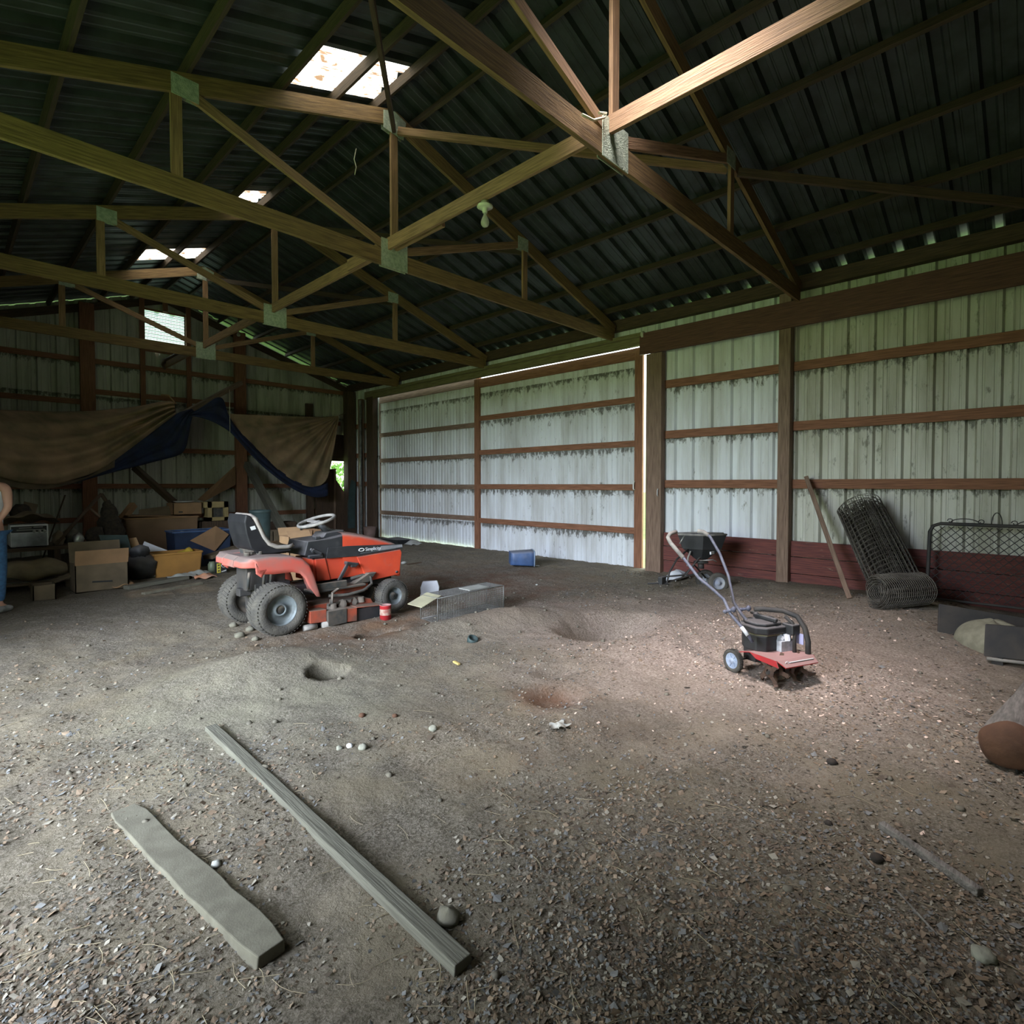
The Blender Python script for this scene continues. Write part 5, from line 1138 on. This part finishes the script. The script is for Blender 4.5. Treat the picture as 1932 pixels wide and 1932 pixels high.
tag(mb.build('feed_sack', mat('tan_sack', (.36, .29, .17), (.22, .17, .11), scale=4., rough=.95, bump=.3)), 'tan paper sack lying on the pallet under the bench', 'sack')
a, b = atY(92, 1100, 9.85), atY(140, 1086, 9.95); mb = MB(); mb.bar((atY(60, 1112, 9.75)), (atY(140, 1082, 9.9)), .12, .03); tag(mb.build('split_board', m_card2), 'split brown board slanting across the front of the pallet', 'board')
crate('small_box', 'small battered tan box on the dirt in front of the pallet', 'cardboard box', 62, 1104, 106, 1126, 9.2, .25, m_card2)
# poles, sticks and hanging things
def pole(name, a, b, r, m, label, cat, square=False, n=8):
    mb = MB(); mb.bar(a, b, r*2, r*2.2) if square else mb.tube([a, (V(a)+V(b))/2+V((0, 0, .01)), b], r, n); return tag(mb.build(name, m), label, cat)
pole('wooden_pole', V((atY(104, 1026, 11.0).x, 11.0, zb)), atY(191, 932, 11.5), .026, m_dark, 'crooked wooden pole rising from the bench to the hanging black bag', 'pole')
pole('wooden_pole', atY(191, 932, 11.5), atY(217, 972, 11.5), .03, m_dark, 'short dark pole sloping down right of the crooked pole', 'pole')
pole('thin_stick', V((atY(70, 990, 12.4).x, 12.4, gz(1.4, 12.4)-.01)), atY(123, 934, 12.6), .012, m_dark, 'thin stick leaning on the gable behind the oven', 'stick')
pole('dark_plank', atY(254, 882, 13.6), atY(328, 948, 12.5), .05, m_dark, 'dark plank slanting down from the tarp to the closed tan carton', 'plank', True)
pole('short_plank', atY(226, 985, 12.3), atY(252, 952, 12.5), .05, m_card, 'short brown plank leaning left of the large brown crate', 'plank', True)
pole('leaning_plank', V((atY(556, 1000, 11.6).x, 11.6, gz(5.2, 11.6))), atY(466, 876, 14.5), .07, m_grey, 'long grey-brown plank leaning on the gable wall behind the steering wheel', 'plank', True)
pole('chair_rail', atY(168, 958, 11.5), atY(205, 990, 11.5), .022, m_post, 'thin brown rail crossing the crooked pole', 'rail')
pole('metal_rod', atY(187, 985, 11.7), V((atY(191, 1012, 11.7).x, 11.7, zb)), .016, m_paperd, 'pale thin rod standing on the bench', 'rod')
mb = MB(); a = atY(206, 985, 11.9)
for k, (u, v, r) in enumerate(((203, 955, .09), (206, 972, .16), (206, 990, .20), (210, 1010, .24))):
    c_ = atY(u, v, 11.5); mb.blob(c_, r, 14, .12, k, (.8, .7, 1.2))
tag(mb.build('hanging_bag', m_clod), 'black bag hanging from the crooked pole', 'bag')
slab('plywood_sheet', [Yp(372, 943, 14.2), Yp(386, 946, 14.2), Yp(444, 915, 14.77), Yp(444, 878, 14.77)], .02, m_card, 'curved brown panel leaning on the gable post above the cartons', 'panel')
def bin_():
    y = 9.6; a, b = atY(481, 1000, y), atY(519, 1000, y); zt = atY(500, 964, y).z; c_ = V(((a.x+b.x)/2, y+.2, gz((a.x+b.x)/2, y+.2))); r = (b.x-a.x)/2
    t = thing('trash_can', 'dark green trash can behind the mower seat', 'trash can', c_); H_ = zt-c_.z
    mb = MB(); mb.lathe([(0, 0), (r*.8, 0), (r, H_), (r*.95, H_), (r*.76, .02), (0, .02)], n=28); mb.build('can_body', m_green, t, world=False)
    mb = MB(); mb.lathe([(r*1.0, H_-.04), (r*1.06, H_-.03), (r*1.06, H_), (r*.98, H_+.01)], n=28); mb.build('can_rim', m_green, t, world=False)
bin_()
crate('cardboard_box', 'tan carton with open flaps between the mower seat and steering wheel', 'cardboard box', 546, 1012, 588, 1060, 7.9, .35, m_card3, lid=[(0, 2.4, .12, m_card3), (2, 1.2, .12, m_card3)])
crate('cardboard_box', 'brown carton half hidden behind the mower dashboard', 'cardboard box', 590, 1000, 612, 1040, 9.2, .4, m_card)
for (u0, v0, u1, v1, y, m, lab) in ((520, 985, 560, 1000, 12.6, m_dark, 'stack of dark boards behind the trash can'), (515, 1002, 545, 1016, 11.0, m_card2, 'low dark box on the ground behind the mower seat')):
    crate('low_box', lab, 'box', u0, v0, u1, v1, y, .4, m)
# corner by the sliding doors
c_ = V((atY(695, 1000, 13.4).x, 13.4, 0)); c_ = V((8.02, 13.1, gz(8.0, 13.1)))
mb = MB(); mb.lathe([(0, 0), (.13, 0), (.17, .34), (.16, .34), (.12, .02), (0, .02)], c_, 'z', 24); tag(mb.build('bucket', mat('dull_pink_bucket', (.22, .14, .12), (.16, .11, .09), rough=.7)), 'dull brownish bucket in the back right corner', 'bucket')
p = V((8.0, 11.7, gz(8.0, 11.7))); mb = MB(); mb.hexa([p+V(q) for q in ((-.25, -.35, 0), (.2, -.3, 0), (.2, .35, 0), (-.25, .3, 0), (-.32, -.4, .13), (.24, -.36, .10), (.24, .4, .12), (-.3, .36, .12))]); tag(mb.build('scrap_pan', m_black), 'dark shallow pan on the ground in front of the mower bonnet', 'pan')
p = gp(765, 1030); mb = MB(); mb.grid(lambda a, b: (p.x+.1+.35*a, p.y-.1+.3*b, p.z+.02+.12*sin(pi*a)*sin(pi*b)+.02*sin(9*a)), 12, 8); tag(mb.build('plastic_sheet', m_paperd, solid=.006), 'pale crumpled plastic by the foot of the far sliding door', 'plastic sheet')
p = gp(762, 1064); mb = MB(); mb.blob(p+V((0, 0, .02)), .045, 12, .25, 3, (1.3, 1, .6)); tag(mb.build('paper_wad', m_paperd), 'white paper wad on the dirt just beyond the mower nose', 'paper')
p, q = gp(768, 1066), gp(795, 1062); plank('kindling', p, q, .03, .02, m_dark, 'thin dark piece of wood on the dirt beyond the mower nose', 'stick', n=4)
c_ = atY(700, 990, 13.6); mb = MB()
mb.prism([(8.22, .2), (8.42, .2), (8.42, .9), (8.46, 1.55), (8.32, 1.62), (8.25, 1.3), (8.22, .9)], 14.55, 14.62); tag(mb.build('dark_sheet', m_green), 'dark torn sheet hanging beside the broken opening', 'sheet')
mb = MB(); p = atY(583, 762, 14.9); mb.box((p.x-.1, 14.84, -.05), (p.x+.09, 14.94, p.z)); tag(mb.build('wall_post', m_dark), 'short dark post rising behind the right half of the tarp', 'post')
# ------------------------------------------------------------------ tarp
def poly(P_):
    P_ = [V((a, b, c)) for a, b, c in P_]; L = [0]
    for a, b in zip(P_[:-1], P_[1:]): L.append(L[-1]+(V((b.x-a.x, b.y-a.y, 0))).length)
    def f(t):
        s = t*L[-1]
        for i in range(len(P_)-1):
            if s <= L[i+1]+1e-9:
                k = (s-L[i])/max(1e-6, L[i+1]-L[i]); return P_[i].lerp(P_[i+1], k)
        return P_[-1]
    return f
def smooth_poly(P_):
    f = poly(P_); 
    def g(t):
        r_ = V((0, 0, 0)); W_ = 0
        for k in (-2, -1, 0, 1, 2):
            q = min(1, max(0, t+k*.025)); w_ = (1, 2, 3, 2, 1)[k+2]
            if t+k*.025 < 0 or t+k*.025 > 1: q = t
            r_ = r_+f(q)*w_; W_ += w_
        return r_/W_
    return g
def drape(mb, T, Bm, nu, nv, fold=.0, nf=7, ph=0., bulge=0., conv=0):
    """surface between two picture curves that carry their own distance; folds move it in depth"""
    def f(u, v):
        a, b = T(u), Bm(u); p = a.lerp(b, v); y = p.z
        if conv: e = fold*sin(nf*2*pi*v+ph+1.5*u)*(.35+.65*sin(pi*v))*(.4+.6*u if conv > 0 else 1-.6*u)
        else: e = fold*sin(nf*2*pi*u+ph)
        return atY(p.x, p.y, y+e-bulge*sin(pi*v)*sin(pi*min(1, u*.9+.1)))
    mb.grid(f, nu, nv)
tp = thing('tarp', 'large sagging tarp, brown outside and dark blue inside, hung before the gable', 'tarp', atY(340, 780, 13.0))
Tl = smooth_poly([(-140, 772, 11.8), (0, 773, 12.6), (100, 777, 13.2), (180, 775, 13.5), (260, 767, 13.5), (318, 754, 13.2), (334, 760, 13.1)])
Bl = smooth_poly([(-140, 860, 11.0), (-60, 880, 11.3), (0, 900, 11.7), (50, 914, 12.1), (110, 915, 12.3), (190, 888, 12.6), (260, 836, 12.9), (310, 798, 13.05), (336, 778, 13.1)])
mb = MB(); drape(mb, Tl, Bl, 60, 40, fold=.10, nf=4, bulge=.45, conv=1); mb.build('left_sheet', m_tarp, tp, solid=.004)
Bl2 = smooth_poly([(-140, 880, 11.2), (-60, 905, 11.5), (0, 915, 11.9), (50, 924, 12.2), (100, 922, 12.4), (150, 908, 12.6), (180, 896, 12.7), (220, 880, 12.8)])
Bl1 = smooth_poly([(-140, 855, 11.05), (-60, 876, 11.35), (0, 896, 11.75), (50, 911, 12.15), (110, 913, 12.35), (150, 904, 12.5), (180, 893, 12.62), (220, 865, 12.72)])
mb = MB(); drape(mb, Bl1, Bl2, 40, 8, fold=.0); mb.build('lower_hem', m_card2, tp, solid=.004)
Ub = smooth_poly([(70, 921, 12.3), (120, 912, 12.5), (190, 887, 12.7), (260, 835, 13.0), (310, 797, 13.1), (338, 776, 13.15), (366, 771, 13.2)])
Lb = smooth_poly([(70, 922, 12.3), (130, 915, 12.6), (190, 897, 12.9), (250, 882, 13.15), (300, 869, 13.3), (345, 858, 13.4), (352, 846, 13.4), (360, 795, 13.3), (368, 772, 13.2)])
mb = MB(); drape(mb, Ub, Lb, 50, 14, fold=.05, nf=3, conv=1); mb.build('blue_underside', m_tarpb, tp, solid=.004)
Ur = smooth_poly([(355, 782, 13.2), (385, 766, 13.2), (414, 744, 13.2), (424, 750, 13.25), (426, 775, 13.3), (445, 806, 13.4), (480, 842, 13.6), (520, 882, 13.8), (560, 910, 14.0), (598, 921, 14.1), (622, 908, 14.1)])
Lr = smooth_poly([(355, 785, 13.15), (375, 786, 13.1), (400, 795, 13.1), (425, 808, 13.15), (440, 820, 13.2), (462, 846, 13.3), (495, 880, 13.5), (530, 908, 13.7), (565, 930, 13.9), (600, 941, 14.0), (622, 934, 14.05)])
mb = MB(); drape(mb, Ur, Lr, 60, 12, fold=.05, nf=2, conv=-1); mb.build('blue_underside', m_tarpb, tp, solid=.004)
Tr = smooth_poly([(428, 780, 13.5), (480, 783, 13.7), (540, 785, 13.9), (600, 787, 14.1), (640, 784, 14.2)])
Br = smooth_poly([(428, 785, 13.5), (450, 812, 13.5), (490, 852, 13.65), (530, 892, 13.85), (565, 914, 14.0), (596, 922, 14.05), (618, 908, 14.1), (628, 860, 14.15), (640, 786, 14.2)])
Ts = smooth_poly([(428, 780, 13.5), (450, 781.5, 13.55), (520, 784.5, 13.8), (570, 786, 14.0), (600, 787, 14.1), (622, 786, 14.15), (632, 785, 14.2), (638, 784.5, 14.2), (640, 784, 14.2)])
mb = MB()
def fr(u, v):
    a, b = Ts(u), Br(u); p = a.lerp(b, v); c = V((640, 784, 14.2)); q = V((p.x-c.x, p.y-c.y, 0)); an = atan2(q.y, -q.x) if q.length > .5 else 0
    e = .10*sin(an*26)*min(1, q.length/60)*exp(-q.length/420)
    return atY(p.x, p.y, p.z+e)
mb.grid(fr, 80, 60); mb.build('right_sheet', m_tarp, tp, solid=.004)
pole('tarp_pole', atY(336, 786, 13.35), atY(455, 722, 14.3), .045, m_post, 'rough pole holding up the middle of the tarp, slanting up to the gable post', 'pole', True)
mb = MB(); mb.tube([atY(304, 745, 13.3), atY(318, 746, 13.25), atY(332, 762, 13.15)], .018, 6); tag(mb.build('rope', m_card), 'short tan rope end knotted at the tarp peak', 'rope')
mb = MB(); mb.tube([atY(433, 735, 13.2), atY(434, 824, 13.0)], .006, 5); tag(mb.build('string', m_cord), 'thin pale string hanging beside the tarp peak', 'string')
mb = MB(); mb.tube([atY(640, 784, 14.2), atY(652, 779, 14.56)], .012, 5); tag(mb.build('tarp_rope', m_dark), 'rope tying the right corner of the tarp to the corner post', 'rope')
# driftwood curl on the gable below the window
mb = MB(); mb.tube([atY(338, 667, 14.88), atY(322, 675, 14.85), atY(310, 681, 14.83), atY(307, 688, 14.84), atY(311, 697, 14.88)], [.05, .045, .05, .035, .02], 8); tag(mb.build('forked_branch', m_dark), 'forked dark branch hooked on the gable just below the window', 'branch')
# ------------------------------------------------------------------ person at the left edge
def skin_mesh(name, verts, edges, rad, m, parent, sub=2):
    me = bpy.data.meshes.new(name); me.from_pydata(verts, edges, []); o = bpy.data.objects.new(name, me); COL.objects.link(o)
    sk = o.modifiers.new('skin', 'SKIN'); sk.use_smooth_shade = True; sb = o.modifiers.new('sub', 'SUBSURF'); sb.levels = sb.render_levels = sub
    dl = me.skin_vertices[0].data if me.skin_vertices else None
    if dl is None: me.attributes; bpy.context.view_layer.objects.active = o
    for i, r in enumerate(rad): me.skin_vertices[0].data[i].radius = (r, r) if not isinstance(r, tuple) else r
    me.skin_vertices[0].data[0].use_root = True
    bpy.context.view_layer.update(); dg = bpy.context.evaluated_depsgraph_get()
    nm = bpy.data.meshes.new_from_object(o.evaluated_get(dg)); bpy.data.objects.remove(o)
    nm.materials.clear(); nm.materials.append(m); nm.polygons.foreach_set('use_smooth', [True]*len(nm.polygons))
    q = bpy.data.objects.new(name, nm); COL.objects.link(q); q.parent = parent; return q
def person():
    f = atZ(-20, 1160, 0); t = thing('person', 'person in a white sleeveless top and blue jeans, hand on hip, at the left edge', 'person', (f.x, f.y, gz(f.x, f.y)), radians(46))
    # local: x forward, y left, z up ; viewed from behind
    Vv = [(0, 0, .98), (0, 0, 1.12), (0, 0, 1.30), (0, 0, 1.43), (0, .02, 1.52), (.01, .05, 1.60), (.02, .09, 1.70), (.02, .10, 1.80)]
    E_ = [(0, 1), (1, 2), (2, 3), (3, 4), (4, 5), (5, 6), (6, 7)]; Rr = [(.13, .11), (.125, .10), (.145, .105), (.13, .09), (.055, .055), (.055, .06), (.085, .095), (.06, .07)]
    def add(p, fr, r): Vv.append(p); E_.append((fr, len(Vv)-1)); Rr.append(r); return len(Vv)-1
    for s in (-1, 1):
        h = add((0, s*.09, .88), 0, (.09, .09)); k = add((.02, s*.10, .50), h, (.06, .06)); a = add((-.01, s*.11, .10), k, (.042, .042)); add((.10, s*.12, .035), a, (.035, .03))
    # right arm (screen right): hand on hip; left arm hanging
    sh = add((-.01, -.18, 1.455), 3, (.055, .055)); dl_ = add((-.02, -.24, 1.43), sh, (.054, .054)); el = add((-.10, -.325, 1.22), dl_, (.040, .040)); wr__ = add((-.135, -.22, 1.04), el, (.026, .030)); pm = add((-.145, -.14, 1.0), wr__, (.020, .036))
    for k, (dy, dz, ln) in enumerate(((.055, .028, .07), (.07, .008, .078), (.065, -.012, .074), (.055, -.030, .06))):
        a = add((-.140, -.14+.035, .99+dz*.7), pm, .0095); b = add((-.136, -.14+.035+ln*.5, .99+dz), a, .0088); add((-.125, -.14+.03+ln, .99+dz*1.05-.005), b, .0078)
    a = add((-.115, -.155, 1.035), pm, .011); add((-.085, -.125, 1.045), a, .010)
    sh = add((.0, .17, 1.455), 3, (.055, .055)); dl_ = add((.0, .215, 1.42), sh, (.054, .054)); el = add((.01, .25, 1.15), dl_, (.040, .040)); w2_ = add((.05, .26, .92), el, (.026, .03)); pm = add((.06, .26, .85), w2_, (.034, .02))
    for k in range(4): a = add((.04+.018*k, .262, .79), pm, .009); add((.045+.016*k, .255, .755+.006*abs(k-1.5)), a, .008)
    a = add((.09, .25, .84), pm, .011); add((.105, .245, .805), a, .0095)
    skin_mesh('body', Vv, E_, Rr, m_skin, t)
    sv = [(0, 0, .90), (0, 0, 1.08), (0, 0, 1.30), (0, 0, 1.44), (0, -.165, 1.475), (0, .165, 1.475)]; skin_mesh('sleeveless_top', sv, [(0, 1), (1, 2), (2, 3), (3, 4), (3, 5)], [(.165, .14), (.155, .13), (.172, .13), (.155, .115), (.072, .07), (.072, .07)], m_shirt, t)
    jv = [(0, 0, .97), (0, -.095, .86), (.02, -.105, .50), (-.01, -.115, .12), (0, .095, .86), (.02, .105, .50), (-.01, .115, .12)]; skin_mesh('jeans', jv, [(0, 1), (1, 2), (2, 3), (0, 4), (4, 5), (5, 6)], [(.138, .12), (.10, .10), (.07, .075), (.058, .06), (.10, .10), (.07, .075), (.058, .06)], m_jeans, t)
    for s in (-1, 1): skin_mesh('shoe', [(-.06, s*.12, .045), (.02, s*.12, .05), (.15, s*.125, .035)], [(0, 1), (1, 2)], [(.045, .045), (.052, .05), (.045, .033)], m_shoe, t)
    mb = MB(); mb.blob((-.01, .10, 1.775), .115, 18, .05, 3, (1, .88, 1.05)); mb.build('hair', m_hair, t, world=False)
    mb = MB(); mb.blob((.105, .09, 1.70), .018, 8, 0, 1, (1, .8, 1.5)); mb.build('nose', m_skin, t, world=False)
    for s in (-1, 1):
        mb = MB(); mb.blob((.095, .09+s*.032, 1.725), .012, 8, 0, 1); mb.build('eye', m_white, t, world=False)
        mb = MB(); mb.blob((.01, .09+s*.095, 1.70), .03, 8, .05, 1, (.7, .35, 1)); mb.build('ear', m_skin, t, world=False)
    mb = MB(); mb.bar((.10, .068, 1.66), (.10, .112, 1.66), .01, .008); mb.build('mouth', m_sawn, t, world=False)
person()
# ------------------------------------------------------------------ wood chips, leaf litter and straw on the floor
rnd = random.Random(11)
chip_m = [mat('chip_pale', (.36, .33, .27), (.26, .235, .185)), mat('chip_tan', (.29, .215, .145), (.22, .165, .115)), mat('chip_grey', (.21, .21, .205), (.15, .15, .145)), mat('chip_dark', (.09, .07, .05), (.13, .10, .075)), mat('chip_shaving', (.74, .58, .48), (.6, .45, .36)), mat('chip_brown', (.24, .17, .11), (.18, .13, .09))]
mb = MB(); cnt = 0
while cnt < 42000:
    if rnd.random() < .72:
        u, v = rnd.uniform(-120, 2050), 1170+860*rnd.random()**.75; p = atZ(u, v, 0)
    else: p = V((rnd.uniform(1.5, 8.2), rnd.uniform(-.6, 5.2), 0))
    if not (XL < p.x < 8.3 and -2 < p.y < 9): continue
    dn = noise.noise(V((p.x*.8, p.y*.8, 9)))+.6*noise.noise(V((p.x*2.5, p.y*2.5, 4)))
    bright = exp(-((p.x-5.2)**2+(p.y-1.9)**2)/3.0); near = exp(-((p.x-1.9)**2+(p.y-.7)**2)/2.2)
    bare = exp(-((p.x-1.45)**2+(p.y-2.1)**2)/.22)+exp(-((p.x-1.7)**2+(p.y-4.2)**2)/1.2)+exp(-((p.x-4)**2+(p.y-5)**2)/2.5)
    if rnd.random() > .42+.9*dn+.35*bright+.45*near-.5*bare: continue
    d = sqrt(p.x**2+p.y**2); s = rnd.uniform(.003, .0078)*(1+.13*d); 
    if rnd.random() < .04: s *= 1.8
    asp = rnd.uniform(.3, 1.); z = gz(p.x, p.y)+s*.25+.001
    mb.m = rnd.choices(range(6), (.16+.30*bright, .12+.14*bright, .26, .22-.15*bright, 1.1*bright*bright, .34))[0]
    e = Euler((rnd.uniform(-.55, .55), rnd.uniform(-.55, .55), rnd.uniform(0, 6.28))).to_matrix(); n = len(mb.v)
    k = rnd.uniform(.5, 1)
    for a, b in ((-1, -asp*k), (.6, -asp), (1, asp*.5), (-.3, asp)): mb.v.append(V((p.x, p.y, z))+e @ V((a*s, b*s, .15*s*a*b)))
    mb.face((n, n+1, n+2, n+3)); cnt += 1
tag(mb.build('wood_chips', chip_m, origin=(0, 0, 0), flat=True), 'loose wood chips and leaf flakes scattered over the dirt floor', 'wood chips', kind='stuff')
mb = MB()
for k in range(260):
    u, v = rnd.uniform(-50, 2000), rnd.uniform(1350, 1950); p = atZ(u, v, 0)
    if not (XL < p.x < 8): continue
    a = rnd.uniform(0, pi); L_ = rnd.uniform(.02, .07); c1 = rnd.uniform(-.4, .4); P_ = []
    for q in range(4):
        s = q/3-.5; x, y = p.x+cos(a+c1*s)*L_*s*2, p.y+sin(a+c1*s)*L_*s*2; P_.append((x, y, gz(x, y)+.006))
    mb.tube(P_, .0011, 4, cap=False)
tag(mb.build('straw', mat('dry_straw', (.40, .34, .22), (.28, .23, .15)), origin=(0, 0, 0)), 'fine dry stems and straw bits lying on the floor', 'straw', kind='stuff')
mb = MB()
for k in range(600):
    p = V((rnd.uniform(.0, 6.5), rnd.uniform(-.3, 6.5), 0)); w_ = exp(-((p.x-1.7)**2+(p.y-4.2)**2)/1.5)+exp(-((p.x-3.9)**2+(p.y-4.)**2)/1.5)+.2
    if rnd.random() > w_: continue
    r = rnd.uniform(.006, .02); mb.blob((p.x, p.y, gz(p.x, p.y)+r*.2), r, 6, .3, k % 23, (1, 1, .7))
tag(mb.build('dirt_crumbs', mat('dirt_crumb', (.17, .152, .115), (.12, .11, .085)), origin=(0, 0, 0)), 'loose dirt crumbs on the dug-up mounds', 'dirt crumbs', kind='stuff')
# ------------------------------------------------------------------ hedge seen through the broken opening and the door slit
def hedge(cx, cy, sx, sy, sz, n, label, seed):
    r_ = random.Random(seed); t = thing('hedge_shrub', label, 'shrub', (cx, cy, 0))
    mb = MB()
    for k in range(n):
        d = V((r_.gauss(0, 1), r_.gauss(0, 1), r_.gauss(0, 1))).normalized()*r_.uniform(.75, 1.02); c_ = V((cx+d.x*sx, cy+d.y*sy, sz*.5+d.z*sz*.5)); s = r_.uniform(.05, .12)
        e = Euler((r_.uniform(0, 6), r_.uniform(0, 6), r_.uniform(0, 6))).to_matrix(); m_ = len(mb.v)
        for a, b in ((-1, 0), (0, -.5), (1, 0), (0, .5)): mb.v.append(c_+e @ V((a*s, b*s, 0)))
        mb.face((m_, m_+1, m_+2, m_+3))
    mb.build('foliage', m_leaf, t)
    mb = MB(); mb.tube([(cx, cy, -.06), (cx+.1, cy, sz*.6)], .05, 6); mb.build('stem', m_bark, t)
hedge(10.6, 19.5, 1.6, 1.2, 2.3, 2600, 'sunlit green shrub seen through the broken opening in the back right corner', 3)

# ------------------------------------------------------------------ repeats share a group
GRP = {'roof_truss': 'roof trusses', 'wall_post': 'posts along the walls', 'roof_brace': 'braces under the roof', 'light_bulb': 'bare bulbs', 'cardboard_box': 'cardboard boxes in the junk pile',
       'cardboard_sheet': 'loose cardboard sheets', 'stone': 'loose stones', 'clod': 'dirt clods', 'wire_fence_roll': 'rolls of wire fencing', 'wooden_pole': 'poles over the bench', 'floor_plank': 'planks in front of the junk pile',
       'low_box': 'low boxes behind the mower', 'scrap_metal': 'scrap in the blue tub', 'paper': 'litter in front of the junk pile', 'cloth': 'rags in the junk pile', 'cord': 'cords on the trusses', 'thin_stick': 'thin sticks', 'dark_bundle': 'dark bundles'}
for o in SC.objects:
    k = o.name.split('.')[0]
    if o.parent is None and k in GRP and 'category' in o: o['group'] = GRP[k]
